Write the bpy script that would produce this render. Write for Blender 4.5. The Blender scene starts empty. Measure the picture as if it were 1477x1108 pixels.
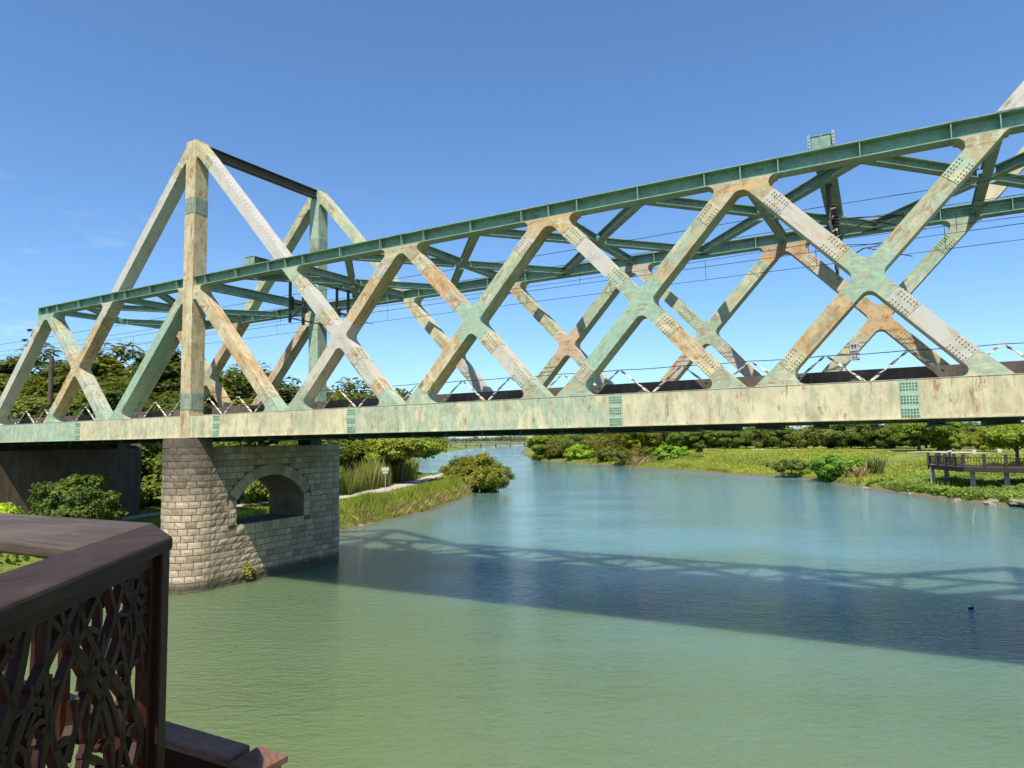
import bpy, bmesh, math, random
import numpy as np
from mathutils import Vector, Matrix, noise as mn
R = math.radians
random.seed(7)
scene = bpy.context.scene
COL = scene.collection

# ------------------------------------------------------------------ helpers
class MB:
    """collects faces for ONE mesh object"""
    def __init__(s):
        s.v = []; s.f = []; s.a = []; s.cur = 0.5
    def add(s, vs, fs):
        o = len(s.v); s.v += [tuple(p) for p in vs]
        for f in fs:
            s.f.append([i + o for i in f]); s.a.append(s.cur)
    def box(s, x0, x1, y0, y1, z0, z1):
        s.add([(x0,y0,z0),(x1,y0,z0),(x1,y1,z0),(x0,y1,z0),(x0,y0,z1),(x1,y0,z1),(x1,y1,z1),(x0,y1,z1)],
              [(0,3,2,1),(4,5,6,7),(0,1,5,4),(1,2,6,5),(2,3,7,6),(3,0,4,7)])
    def bar(s, a, b, w, h, up=(0,0,1)):
        a = Vector(a); b = Vector(b); d = (b-a).normalized(); u = Vector(up)
        sd = d.cross(u)
        if sd.length < 1e-4: sd = d.cross(Vector((1,0,0)))
        sd.normalize(); u = sd.cross(d)
        vs = []
        for p in (a, b):
            for i, j in ((-1,-1),(1,-1),(1,1),(-1,1)):
                vs.append(p + sd*(i*w/2) + u*(j*h/2))
        s.add(vs, [(0,1,2,3),(7,6,5,4),(0,4,5,1),(1,5,6,2),(2,6,7,3),(3,7,4,0)])
    def prism_y(s, poly, y0, y1):
        """polygon in (x,z), extruded along y"""
        n = len(poly)
        s.add([(x,y0,z) for x,z in poly] + [(x,y1,z) for x,z in poly],
              [list(range(n)), list(range(2*n-1,n-1,-1))] + [[i,(i+1)%n,(i+1)%n+n,i+n] for i in range(n)])
    def prism_x(s, poly, x0, x1):
        n = len(poly)
        s.add([(x0,y,z) for y,z in poly] + [(x1,y,z) for y,z in poly],
              [list(range(n)), list(range(2*n-1,n-1,-1))] + [[i,(i+1)%n,(i+1)%n+n,i+n] for i in range(n)])
    def prism_z(s, poly, z0, z1):
        n = len(poly)
        s.add([(x,y,z0) for x,y in poly] + [(x,y,z1) for x,y in poly],
              [list(range(n)), list(range(2*n-1,n-1,-1))] + [[i,(i+1)%n,(i+1)%n+n,i+n] for i in range(n)])
    def tube(s, pts, r, n=6, cap=True):
        pts = [Vector(p) for p in pts]; m = len(pts)
        rs = r if isinstance(r, (list, tuple)) else [r]*m
        vs = []
        for i, p in enumerate(pts):
            d = (pts[min(i+1,m-1)] - pts[max(i-1,0)]).normalized()
            u = Vector((0,0,1)) if abs(d.z) < 0.95 else Vector((1,0,0))
            a = d.cross(u).normalized(); b = a.cross(d)
            for k in range(n):
                t = 2*math.pi*k/n
                vs.append(p + a*(rs[i]*math.cos(t)) + b*(rs[i]*math.sin(t)))
        fs = []
        for i in range(m-1):
            for k in range(n):
                fs.append((i*n+k, i*n+(k+1)%n, (i+1)*n+(k+1)%n, (i+1)*n+k))
        if cap:
            fs.append(tuple(range(n-1,-1,-1))); fs.append(tuple((m-1)*n+k for k in range(n)))
        s.add(vs, fs)
    def bolt(s, p, nrm, r=0.03, h=0.028):
        p = Vector(p); nrm = Vector(nrm)
        s.tube([p - nrm*0.002, p + nrm*h], [r, r*0.8], 6)
    def build(s, name, mat, parent=None, color=None, smooth=False, bevel=0):
        me = bpy.data.meshes.new(name)
        me.from_pydata(s.v, [], s.f)
        bm = bmesh.new(); bm.from_mesh(me); bmesh.ops.recalc_face_normals(bm, faces=bm.faces); bm.to_mesh(me); bm.free()
        at = me.attributes.new('tint', 'FLOAT', 'FACE'); at.data.foreach_set('value', np.array(s.a, dtype=np.float32))
        if smooth: me.polygons.foreach_set('use_smooth', [True]*len(me.polygons))
        return link(name, me, mat, parent, color, bevel)

def link(name, me, mat, parent=None, color=None, bevel=0):
    o = bpy.data.objects.new(name, me); COL.objects.link(o)
    if mat and not me.materials: me.materials.append(mat)
    if parent: o.parent = parent
    if color: o.color = color
    if bevel:
        b = o.modifiers.new('bevel', 'BEVEL'); b.width = bevel; b.segments = 2; b.limit_method = 'ANGLE'
    return o
def tag(o, label=None, cat=None, group=None, kind=None):
    if label: o['label'] = label
    if cat: o['category'] = cat
    if group: o['group'] = group
    if kind: o['kind'] = kind
    return o
def empty(name, loc=(0,0,0), label=None, cat=None, group=None):
    o = bpy.data.objects.new(name, None); COL.objects.link(o); o.location = loc; o.empty_display_size = 0.3
    return tag(o, label, cat, group)
def copy_tree(o, parent=None):
    c = o.copy(); COL.objects.link(c); c.parent = parent
    for ch in list(o.children): copy_tree(ch, c)
    return c
def np_mesh(name, V, nper, tint=None):
    """V: (n*nper,3) array of separate faces"""
    n = len(V)//nper
    me = bpy.data.meshes.new(name)
    me.vertices.add(len(V)); me.vertices.foreach_set('co', V.astype(np.float32).ravel())
    me.loops.add(len(V)); me.loops.foreach_set('vertex_index', np.arange(len(V), dtype=np.int32))
    me.polygons.add(n); me.polygons.foreach_set('loop_start', np.arange(0, len(V), nper, dtype=np.int32))
    me.update(calc_edges=True)
    at = me.attributes.new('tint', 'FLOAT', 'FACE')
    at.data.foreach_set('value', (tint if tint is not None else np.full(n, .5)).astype(np.float32))
    return me

# ------------------------------------------------------------------ materials
def new_mat(name):
    m = bpy.data.materials.new(name); m.use_nodes = True
    nt = m.node_tree; nt.nodes.clear()
    out = nt.nodes.new('ShaderNodeOutputMaterial')
    return m, nt, out
def N(nt, typ, **kw):
    n = nt.nodes.new(typ)
    for k, v in kw.items():
        if k.startswith('i_'): n.inputs[k[2:]].default_value = v
        else: setattr(n, k, v)
    return n
def L(nt, a, b): nt.links.new(a, b)
def mixc(nt, fac, a, b, mode='MIX'):
    m = nt.nodes.new('ShaderNodeMix'); m.data_type = 'RGBA'; m.blend_type = mode
    for sock, val in ((m.inputs[0], fac), (m.inputs[6], a), (m.inputs[7], b)):
        if hasattr(val, 'links'): nt.links.new(val, sock)
        elif isinstance(val, (tuple, list)): sock.default_value = (*val[:3], 1)
        else: sock.default_value = val
    return m.outputs[2]
def mth(nt, op, a, b=None, c=None, clamp=False):
    m = nt.nodes.new('ShaderNodeMath'); m.operation = op; m.use_clamp = clamp
    for i, val in enumerate((a, b, c)):
        if val is None: continue
        if hasattr(val, 'links'): nt.links.new(val, m.inputs[i])
        else: m.inputs[i].default_value = val
    return m.outputs[0]
def smooth(nt, v, lo, hi):
    m = nt.nodes.new('ShaderNodeMapRange'); m.interpolation_type = 'SMOOTHSTEP'
    nt.links.new(v, m.inputs[0])
    for i, x in ((1, lo), (2, hi)):
        if hasattr(x, 'links'): nt.links.new(x, m.inputs[i])
        else: m.inputs[i].default_value = x
    return m.outputs[0]
def nse(nt, vec, scale, detail=6, rough=.6, stretch=None, dist=0):
    if stretch:
        mp = nt.nodes.new('ShaderNodeMapping'); mp.inputs['Scale'].default_value = stretch
        nt.links.new(vec, mp.inputs['Vector']); vec = mp.outputs['Vector']
    n = nt.nodes.new('ShaderNodeTexNoise'); n.inputs['Scale'].default_value = scale
    n.inputs['Detail'].default_value = detail; n.inputs['Roughness'].default_value = rough
    n.inputs['Distortion'].default_value = dist
    nt.links.new(vec, n.inputs['Vector'])
    return n.outputs['Fac']
def principled(nt, out, col, rough=.6, metal=0, bump=None, bstr=.3, bdist=.02, spec=.5):
    p = nt.nodes.new('ShaderNodeBsdfPrincipled')
    for sock, val in ((p.inputs['Base Color'], col), (p.inputs['Roughness'], rough)):
        if hasattr(val, 'links'): nt.links.new(val, sock)
        elif isinstance(val, (tuple, list)): sock.default_value = (*val[:3], 1)
        else: sock.default_value = val
    p.inputs['Metallic'].default_value = metal
    p.inputs['Specular IOR Level'].default_value = spec
    if bump is not None:
        b = nt.nodes.new('ShaderNodeBump'); b.inputs['Strength'].default_value = bstr; b.inputs['Distance'].default_value = bdist
        nt.links.new(bump, b.inputs['Height']); nt.links.new(b.outputs['Normal'], p.inputs['Normal'])
    nt.links.new(p.outputs['BSDF'], out.inputs['Surface'])
    return p

def mat_steel(name, cream, mint, pale, rust):
    """weathered paint; object colour R = rust, G = green, B = pale grey; 'ang' turns the streaks along a member"""
    m, nt, out = new_mat(name)
    tc = N(nt, 'ShaderNodeTexCoord'); oi = N(nt, 'ShaderNodeObjectInfo')
    an = N(nt, 'ShaderNodeAttribute', attribute_type='OBJECT', attribute_name='ang')
    vr = N(nt, 'ShaderNodeVectorRotate', rotation_type='Y_AXIS'); L(nt, tc.outputs['Object'], vr.inputs['Vector']); L(nt, an.outputs['Fac'], vr.inputs['Angle'])
    off = nt.nodes.new('ShaderNodeVectorMath'); off.operation = 'ADD'
    mul = mth(nt, 'MULTIPLY', oi.outputs['Random'], 37.0)
    L(nt, vr.outputs[0], off.inputs[0]); L(nt, mul, off.inputs[1])
    vec = off.outputs[0]
    sep = N(nt, 'ShaderNodeSeparateColor'); L(nt, oi.outputs['Color'], sep.inputs[0])
    rA, gA, bA = sep.outputs[0], sep.outputs[1], sep.outputs[2]
    st = (.34,1.7,1.7)
    big = nse(nt, tc.outputs['Object'], .9, 7, .66, (1,1,.7), .9)
    mid = nse(nt, tc.outputs['Object'], 1.7, 9, .72, (1,1,.6), 1.1)
    strk = nse(nt, vec, 3.4, 9, .72, (.22,1.5,1.5), .5)
    fine = nse(nt, vec, 8, 10, .78, (.6,1,1))
    # cream ground with a wash of two tones
    c = mixc(nt, smooth(nt, big, .35, .65), tuple(x*.80 for x in cream), tuple(min(1,x*1.08) for x in cream))
    gx = mth(nt, 'ADD', mth(nt, 'MULTIPLY', mid, .5), mth(nt, 'MULTIPLY', strk, .5))
    gt = mth(nt, 'SUBTRACT', .72, mth(nt, 'MULTIPLY', gA, .40))
    gm = mth(nt, 'MULTIPLY', smooth(nt, gx, mth(nt, 'SUBTRACT', gt, .06), mth(nt, 'ADD', gt, .055)), .86)
    mt = mixc(nt, smooth(nt, fine, .4, .62), mint, tuple(x*.68 for x in mint))
    c = mixc(nt, gm, c, mt)
    pm = smooth(nt, mth(nt, 'ADD', mth(nt, 'MULTIPLY', big, .35), mth(nt, 'ADD', mth(nt, 'MULTIPLY', fine, .15), mth(nt, 'MULTIPLY', bA, .5))), .48, .68)
    c = mixc(nt, mth(nt, 'MULTIPLY', pm, .9), c, pale)
    rx = mth(nt, 'ADD', mth(nt, 'MULTIPLY', mid, .42), mth(nt, 'ADD', mth(nt, 'MULTIPLY', strk, .38), mth(nt, 'MULTIPLY', fine, .2)))
    rt = mth(nt, 'SUBTRACT', .71, mth(nt, 'MULTIPLY', rA, .33))
    rm = mth(nt, 'MULTIPLY', smooth(nt, rx, mth(nt, 'SUBTRACT', rt, .10), mth(nt, 'ADD', rt, .10)), .92)
    rcol = mixc(nt, smooth(nt, strk, .36, .64), tuple(x*.58 for x in rust), tuple(min(1,x*1.2) for x in rust))
    c = mixc(nt, rm, c, rcol)
    # crisp rust runs and spots
    run = nse(nt, vec, 4.6, 10, .76, (.16,1.3,1.3), .6)
    spot = nse(nt, tc.outputs['Object'], 3.1, 10, .8, (1,1,.7), .8)
    r2 = smooth(nt, mth(nt, 'ADD', mth(nt, 'ADD', mth(nt, 'MULTIPLY', run, .55), mth(nt, 'MULTIPLY', spot, .45)), mth(nt, 'MULTIPLY', rA, .10)), .575, .625)
    c = mixc(nt, mth(nt, 'MULTIPLY', r2, .85), c, tuple(x*.55 for x in rust))
    # chips showing bright undercoat, scratches and dark grime
    chip = smooth(nt, nse(nt, vec, 4.5, 9, .74, (.55,1,1), 1.4), .60, .645)
    c = mixc(nt, mth(nt, 'MULTIPLY', chip, .7), c, tuple(min(1,x*1.15) for x in mint))
    chip2 = smooth(nt, nse(nt, vec, 6.5, 9, .74, (.4,1,1), 1.1), .61, .66)
    c = mixc(nt, mth(nt, 'MULTIPLY', chip2, .65), c, pale)
    grime = smooth(nt, nse(nt, vec, 3.6, 9, .75, (.2,1.6,1.6)), .53, .72)
    c = mixc(nt, mth(nt, 'MULTIPLY', grime, .5), c, tuple(x*.28 for x in cream))
    soot = smooth(nt, nse(nt, vec, 1.1, 9, .74, None, .8), .50, .66)
    c = mixc(nt, mth(nt, 'MULTIPLY', soot, .42), c, tuple(x*.4 for x in cream))
    principled(nt, out, c, .62, 0, fine, .25, .012, .35)
    return m

M = {}
M['steel'] = mat_steel('weathered_paint', (.58,.505,.315), (.29,.465,.345), (.50,.465,.42), (.54,.285,.10))
M['green'] = mat_steel('green_paint', (.34,.40,.30), (.185,.345,.255), (.42,.44,.38), (.34,.20,.10))
M['dark_steel'] = mat_steel('dark_steel', (.08,.085,.07), (.045,.10,.08), (.12,.12,.11), (.10,.06,.04))

def simple(name, col, rough=.7, var=.25, scale=6, bump=.2, bdist=.01, stretch=None, spec=.4, dark=None):
    m, nt, out = new_mat(name)
    tc = N(nt, 'ShaderNodeTexCoord')
    n1 = nse(nt, tc.outputs['Object'], scale, 8, .65, stretch)
    n2 = nse(nt, tc.outputs['Object'], scale*.17, 4, .6)
    c = mixc(nt, smooth(nt, n1, .3, .7), tuple(x*(1-var) for x in col), tuple(min(1,x*(1+var)) for x in col))
    c = mixc(nt, mth(nt, 'MULTIPLY', smooth(nt, n2, .45, .7), .6), c, dark or tuple(x*.6 for x in col))
    principled(nt, out, c, rough, 0, n1, bump, bdist, spec)
    return m
M['brown_wall'] = simple('brown_wall', (.115,.082,.065), .8, .3, 5, .3, .02, (1,1,.25))
M['ballast'] = simple('ballast', (.11,.09,.075), .95, .6, 22, .9, .05)
M['concrete'] = simple('concrete', (.12,.082,.055), .9, .3, 3, .4, .02, (1,1,.3), dark=(.05,.045,.04))
M['pale_concrete'] = simple('pale_concrete', (.33,.30,.25), .9, .25, 4, .4, .02)
M['wire'] = simple('wire', (.03,.03,.032), .5, .1)
M['insulator'] = simple('insulator', (.02,.016,.015), .25, .1)
M['galv'] = simple('galvanised', (.34,.33,.30), .5, .3, 14, .1, .004)
M['white'] = simple('white_paint', (.50,.49,.46), .6, .08, 8, .05)
M['sign_ink'] = simple('sign_ink', (.12,.13,.15), .6, .1)
M['bark'] = simple('bark', (.085,.065,.045), .95, .35, 6, .6, .03, (1,1,.25))
M['pole'] = simple('pole_concrete', (.10,.075,.055), .85, .25, 5, .2, .01, (1,1,.2))
M['rock'] = simple('rock', (.24,.20,.145), .9, .4, 3, .7, .06)
M['deck_dark'] = simple('dock_timber', (.052,.034,.026), .75, .3, 9, .3, .01)
M['roof_grey'] = simple('roof_grey', (.30,.30,.32), .6, .1)
M['far_wall'] = simple('far_wall', (.62,.60,.57), .8, .1, .2)
M['far_dark'] = simple('far_window', (.12,.16,.20), .4, .2, .3)
M['red_roof'] = simple('red_roof', (.40,.13,.10), .7, .2)
M['path'] = simple('path_surface', (.42,.37,.33), .9, .15, 3, .2, .01)
M['straw'] = simple('straw', (.38,.27,.14), .9, .35, 3, .2)

def mat_zig():
    m, nt, out = new_mat('banded_bar')
    tc = N(nt, 'ShaderNodeTexCoord')
    sx = N(nt, 'ShaderNodeSeparateXYZ'); L(nt, tc.outputs['Object'], sx.inputs[0])
    w = mth(nt, 'PINGPONG', mth(nt, 'MULTIPLY', sx.outputs[2], 4.3), .5)
    f = smooth(nt, w, .07, .15)
    c = mixc(nt, f, (.16,.14,.11), (.58,.53,.44))
    principled(nt, out, c, .5)
    return m
M['zig'] = mat_zig()

def mat_wood(name, col, axis, sheen=.5):
    m, nt, out = new_mat(name)
    tc = N(nt, 'ShaderNodeTexCoord')
    st = [16,16,16]; st[axis] = .9
    g = nse(nt, tc.outputs['Object'], 2.2, 9, .7, tuple(st), .6)
    b = nse(nt, tc.outputs['Object'], 2.4, 5, .6, None, .8)
    c = mixc(nt, smooth(nt, g, .3, .72), tuple(x*.62 for x in col), tuple(x*1.3 for x in col))
    c = mixc(nt, mth(nt, 'MULTIPLY', smooth(nt, b, .45, .7), .5), c, tuple(x*1.75+.012 for x in col))
    rr = mth(nt, 'ADD', mth(nt, 'MULTIPLY', b, .35), sheen)
    principled(nt, out, c, rr, 0, g, .3, .005, .2)
    return m
M['wood_x'] = mat_wood('weathered_timber_grey', (.080,.058,.043), 0)
M['wood_y'] = mat_wood('stained_timber', (.036,.021,.0145), 1)
M['cast'] = simple('cast_bronze', (.034,.011,.006), .5, .3, 12, .15, .004, None, .15)
M['deck_red'] = mat_wood('red_deck_boards', (.20,.085,.05), 0, .5)
M['wood_brown'] = mat_wood('brown_timber', (.16,.082,.056), 0, .5)  # plain brown timber colour, shared by the kerb rail, post and cap

def mat_leaf(name, base, light, trans=.35, spread=1.0, objcol=True):
    m, nt, out = new_mat(name)
    at = N(nt, 'ShaderNodeAttribute', attribute_name='tint')
    oi = N(nt, 'ShaderNodeObjectInfo')
    c = mixc(nt, at.outputs['Fac'], base, light)
    if objcol: c = mixc(nt, 1.0, c, oi.outputs['Color'], 'MULTIPLY')
    d = N(nt, 'ShaderNodeBsdfPrincipled'); L(nt, c, d.inputs['Base Color']); d.inputs['Roughness'].default_value = .55
    d.inputs['Specular IOR Level'].default_value = .25
    t = N(nt, 'ShaderNodeBsdfTranslucent')
    c2 = mixc(nt, 1.0, c, (1.5,1.5,.7), 'MULTIPLY'); L(nt, c2, t.inputs['Color'])
    mx = N(nt, 'ShaderNodeMixShader'); mx.inputs[0].default_value = trans
    L(nt, d.outputs[0], mx.inputs[1]); L(nt, t.outputs[0], mx.inputs[2]); L(nt, mx.outputs[0], out.inputs['Surface'])
    return m
M['leaf'] = mat_leaf('leaf', (.062,.088,.022), (.22,.25,.055), .4)
M['grass'] = mat_leaf('grass_blade', (.12,.17,.02), (.40,.43,.065), .35)
M['reed'] = mat_leaf('reed_blade', (.12,.15,.04), (.38,.37,.13), .45)
M['vine'] = mat_leaf('vine_leaf', (.09,.16,.024), (.33,.42,.08), .4)
M['dry'] = mat_leaf('dry_blade', (.20,.13,.06), (.50,.36,.19), .25)

def mat_ground():
    m, nt, out = new_mat('bank_soil')
    tc = N(nt, 'ShaderNodeTexCoord')
    geo = N(nt, 'ShaderNodeNewGeometry')
    a = nse(nt, tc.outputs['Object'], .35, 8, .65); b = nse(nt, tc.outputs['Object'], 3.5, 8, .7)
    c = mixc(nt, smooth(nt, a, .35, .65), (.12,.16,.025), (.22,.25,.045))
    c = mixc(nt, mth(nt, 'MULTIPLY', smooth(nt, b, .4, .7), .6), c, (.05,.075,.018))
    sx = N(nt, 'ShaderNodeSeparateXYZ'); L(nt, geo.outputs['Position'], sx.inputs[0])
    lo = smooth(nt, mth(nt, 'ADD', sx.outputs[2], mth(nt, 'MULTIPLY', b, .3)), .62, .3)
    mud = smooth(nt, mth(nt, 'ADD', sx.outputs[2], mth(nt, 'MULTIPLY', b, .35)), .2, .62)
    c = mixc(nt, mud, (.14,.11,.075), c)
    principled(nt, out, c, .95, 0, b, .6, .08, .2)
    return m
M['ground'] = mat_ground()

def mat_water():
    m, nt, out = new_mat('river_water')
    tc = N(nt, 'ShaderNodeTexCoord')
    mp = N(nt, 'ShaderNodeMapping'); mp.inputs['Rotation'].default_value = (0,0,-.42)
    L(nt, tc.outputs['Object'], mp.inputs['Vector'])
    v = mp.outputs['Vector']
    w1 = nse(nt, v, 1.0, 3, .55, (1.0,2.6,1), .35)
    w2 = nse(nt, v, 3.1, 3, .6, (1.0,2.2,1), .3)
    w3 = nse(nt, v, .22, 3, .5, (1,1.6,1), .2)
    calm = smooth(nt, nse(nt, v, .045, 3, .55, (1,2.2,1), .4), .36, .64)
    h = mth(nt, 'ADD', mth(nt, 'MULTIPLY', w1, .42), mth(nt, 'MULTIPLY', w2, .50))
    h = mth(nt, 'MULTIPLY', h, mth(nt, 'ADD', mth(nt, 'MULTIPLY', calm, .75), .5))
    h = mth(nt, 'ADD', h, mth(nt, 'MULTIPLY', w3, .18))
    t = nse(nt, v, .035, 4, .6)
    spa = N(nt, 'ShaderNodeSeparateXYZ'); L(nt, tc.outputs['Object'], spa.inputs[0])
    lee = smooth(nt, mth(nt, 'ADD', spa.outputs[1], mth(nt, 'MULTIPLY', mth(nt, 'SUBTRACT', t, .5), 30)), 20, -9)      # calmer in the lee of the far bank
    h = mth(nt, 'MULTIPLY', h, mth(nt, 'ADD', .38, mth(nt, 'MULTIPLY', lee, .95)))
    sp = N(nt, 'ShaderNodeSeparateXYZ'); L(nt, tc.outputs['Object'], sp.inputs[0])
    # base colour goes from green by the near bank to bluer in mid river
    mid_ = smooth(nt, mth(nt, 'ADD', mth(nt, 'ADD', sp.outputs[1], mth(nt, 'MULTIPLY', sp.outputs[0], .22)), mth(nt, 'MULTIPLY', mth(nt, 'SUBTRACT', t, .5), 26)), -9, 22)
    c = mixc(nt, mid_, (.120,.160,.060), (.098,.184,.150))
    p = principled(nt, out, c, .05, 0, h, 1.0, .22, .5)
    p.inputs['Subsurface Weight'].default_value = 1.0; p.inputs['Subsurface Radius'].default_value = (1,1,1); p.inputs['Subsurface Scale'].default_value = 1.6; p.subsurface_method = 'BURLEY'
    p.inputs['IOR'].default_value = 1.45
    return m
M['water'] = mat_water()

def mat_stone():
    m, nt, out = new_mat('pier_granite')
    tc = N(nt, 'ShaderNodeTexCoord'); geo = N(nt, 'ShaderNodeNewGeometry')
    at = N(nt, 'ShaderNodeAttribute', attribute_name='tint')
    v = tc.outputs['Object']
    f = nse(nt, v, 14, 9, .75); a = nse(nt, v, 2.2, 6, .6)
    c = mixc(nt, at.outputs['Fac'], (.34,.255,.16), (.64,.50,.335))
    c = mixc(nt, mth(nt, 'MULTIPLY', smooth(nt, f, .35, .7), .45), c, (.17,.14,.105))
    sx = N(nt, 'ShaderNodeSeparateXYZ'); L(nt, v, sx.inputs[0])
    # damp dirt running down from the top of the nose; a tide line at the foot
    run = nse(nt, v, 3.0, 8, .7, (1.4,1.4,.3))
    zt = smooth(nt, sx.outputs[2], 2.2, 6.4)
    ny = smooth(nt, sx.outputs[1], 2.0, .2)
    k = mth(nt, 'MULTIPLY', mth(nt, 'MULTIPLY', smooth(nt, mth(nt, 'ADD', run, mth(nt, 'MULTIPLY', zt, .40)), .5, .72), zt), mth(nt, 'ADD', mth(nt, 'MULTIPLY', ny, .8), .12))
    c = mixc(nt, mth(nt, 'MULTIPLY', k, .9), c, (.045,.034,.03))
    tide = smooth(nt, mth(nt, 'ADD', sx.outputs[2], mth(nt, 'MULTIPLY', a, .35)), .80, .42)
    c = mixc(nt, mth(nt, 'MULTIPLY', tide, .85), c, (.062,.056,.032))
    principled(nt, out, c, .9, 0, f, .8, .03, .3)
    return m
M['stone'] = mat_stone()
M['mortar'] = simple('mortar', (.15,.12,.088), .95, .3, 8, .4, .02)

# ------------------------------------------------------------------ camera
cd = bpy.data.cameras.new('camera'); cam = bpy.data.objects.new('camera', cd); COL.objects.link(cam)
CF, CX, CY, CZ, YA, PI_, RO = 960.21, 26.979, -19.116, 6.33, 0.4987, 0.0837, -0.0175
fw = Vector((-math.sin(YA)*math.cos(PI_), math.cos(YA)*math.cos(PI_), math.sin(PI_)))
rt = Vector((math.cos(YA), math.sin(YA), 0)); up = rt.cross(fw)
r2 = rt*math.cos(RO) + up*math.sin(RO); u2 = up*math.cos(RO) - rt*math.sin(RO)
cam.matrix_world = Matrix(((r2.x,u2.x,-fw.x,CX),(r2.y,u2.y,-fw.y,CY),(r2.z,u2.z,-fw.z,CZ),(0,0,0,1)))
cd.sensor_width = 36; cd.lens = 36*CF/1477; cd.clip_start = .05; cd.clip_end = 6000
scene.camera = cam

# ------------------------------------------------------------------ light
sd = Vector((.35,-1,1.715)).normalized()
sl = bpy.data.lights.new('sun', 'SUN'); sl.energy = 4.9; sl.angle = R(.5); sl.color = (1,.93,.81)
so = bpy.data.objects.new('sun', sl); COL.objects.link(so); so.rotation_euler = sd.to_track_quat('Z','Y').to_euler()
so.location = (20,-30,60)
w = bpy.data.worlds.new('World'); scene.world = w; w.use_nodes = True
nt = w.node_tree; nt.nodes.clear()
wo = nt.nodes.new('ShaderNodeOutputWorld'); bg = nt.nodes.new('ShaderNodeBackground')
sky = nt.nodes.new('ShaderNodeTexSky'); sky.sky_type = 'NISHITA'; sky.sun_disc = False
sky.sun_elevation = math.asin(sd.z); sky.sun_rotation = math.atan2(sd.x, sd.y); sky.air_density = 1.0; sky.dust_density = .5; sky.ozone_density = 2.5
tcw = nt.nodes.new('ShaderNodeTexCoord')
sepw = nt.nodes.new('ShaderNodeSeparateXYZ'); nt.links.new(tcw.outputs['Generated'], sepw.inputs[0])
cn = nse(nt, tcw.outputs['Generated'], 7, 7, .6, (1,1,3.2), .3)
low = smooth(nt, sepw.outputs[2], .42, .10)
west = smooth(nt, sepw.outputs[0], -.45, -.85)
cm = mth(nt, 'MULTIPLY', mth(nt, 'MULTIPLY', smooth(nt, cn, .53, .70), low), west)
skt = mixc(nt, 1.0, sky.outputs[0], (.83,1.09,1.32), 'MULTIPLY')
skc = mixc(nt, mth(nt, 'MULTIPLY', cm, .3), skt, (6.5,7,7.6))
bg.inputs[1].default_value = .1
nt.links.new(skc, bg.inputs[0]); nt.links.new(bg.outputs[0], wo.inputs[0])
scene.view_settings.view_transform = 'Standard'; scene.view_settings.look = 'None'
scene.view_settings.exposure = .55; scene.view_settings.gamma = 1
scene.cycles.max_bounces = 6; scene.cycles.transparent_max_bounces = 4
scene.render.film_transparent = False
scene.cycles.sample_clamp_indirect = 2.5; scene.cycles.sample_clamp_direct = 6; scene.cycles.caustics_reflective = False; scene.cycles.caustics_refractive = False

# ------------------------------------------------------------------ terrain
LEFT = [(-20,-120),(-9,-40),(-7,-18),(-6,0),(-6.6,12),(-7.2,18),(-7.8,23.5),(-8.9,30.7),(-14.2,46),(-19,55),(-27,63),(-41,72),(-58,92),(-91,133),(-124,176),
        (-151,215),(-187,262),(-200,312),(-231,372),(-260,440),(-330,600),(-470,900),(-800,1500)]
RIGHT = [(90,-120),(72,-30),(60,10),(46,38),(37.3,49.7),(34,53.7),(28.9,62.4),(17.3,87.2),(4.8,96.4),(-23.9,127),(-42.6,142.6),(-65.4,163.6),
         (-110,240),(-154,326),(-215,450),(-300,620),(-430,900),(-740,1500)]
def sdist(X, Y, poly, side):
    """distance to a polyline; positive on the side asked for (left of travel = +1)"""
    best = np.full(X.shape, 1e9); sg = np.zeros(X.shape)
    for (ax,ay),(bx,by) in zip(poly[:-1], poly[1:]):
        dx,dy = bx-ax, by-ay; l2 = dx*dx+dy*dy
        t = np.clip(((X-ax)*dx+(Y-ay)*dy)/l2, 0, 1)
        qx,qy = ax+t*dx-X, ay+t*dy-Y
        d = np.hypot(qx,qy); cr = dx*(Y-ay)-dy*(X-ax)
        m = d < best
        best = np.where(m,d,best); sg = np.where(m,np.sign(cr),sg)
    return best*sg*side
def sstep(x,a,b):
    t = np.clip((x-a)/(b-a),0,1); return t*t*(3-2*t)
def wob(X,Y,s,seed):
    return (np.sin(X*s+seed)*np.cos(Y*s*1.13+seed*2.1)+.6*np.sin(X*s*2.3+Y*s*1.7+seed*3.7)+.4*np.sin(Y*s*3.9-X*s*2.9+seed))/2
def h_left(X,Y):
    X = np.asarray(X,float); Y = np.asarray(Y,float)
    d = sdist(X,Y,LEFT,1) + .35*wob(X,Y,.9,1.3)
    z = np.where(d<0, np.maximum(-2.0, d*.5), 1.6*sstep(d,-.2,2.4)) 
    hill = sstep(-X,24,74)*9.5*sstep(-Y,-135,-60)*sstep(d,6,25)
    return z + hill + .1*wob(X,Y,.8,2.)*sstep(d,1,4)
def h_right(X,Y):
    X = np.asarray(X,float); Y = np.asarray(Y,float)
    d = sdist(X,Y,RIGHT,-1) + .5*wob(X,Y,.5,4.3) + .25*wob(X,Y,1.6,.3)
    z = np.where(d<0, np.maximum(-2.0, d*.5), .45*sstep(d,-.2,1.0) + 2.75*sstep(d,.5,24)*.5 + 2.75*.5*np.clip(d/24,0,1))
    return z + .18*wob(X,Y,.35,1.)*sstep(d,1,5)
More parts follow.
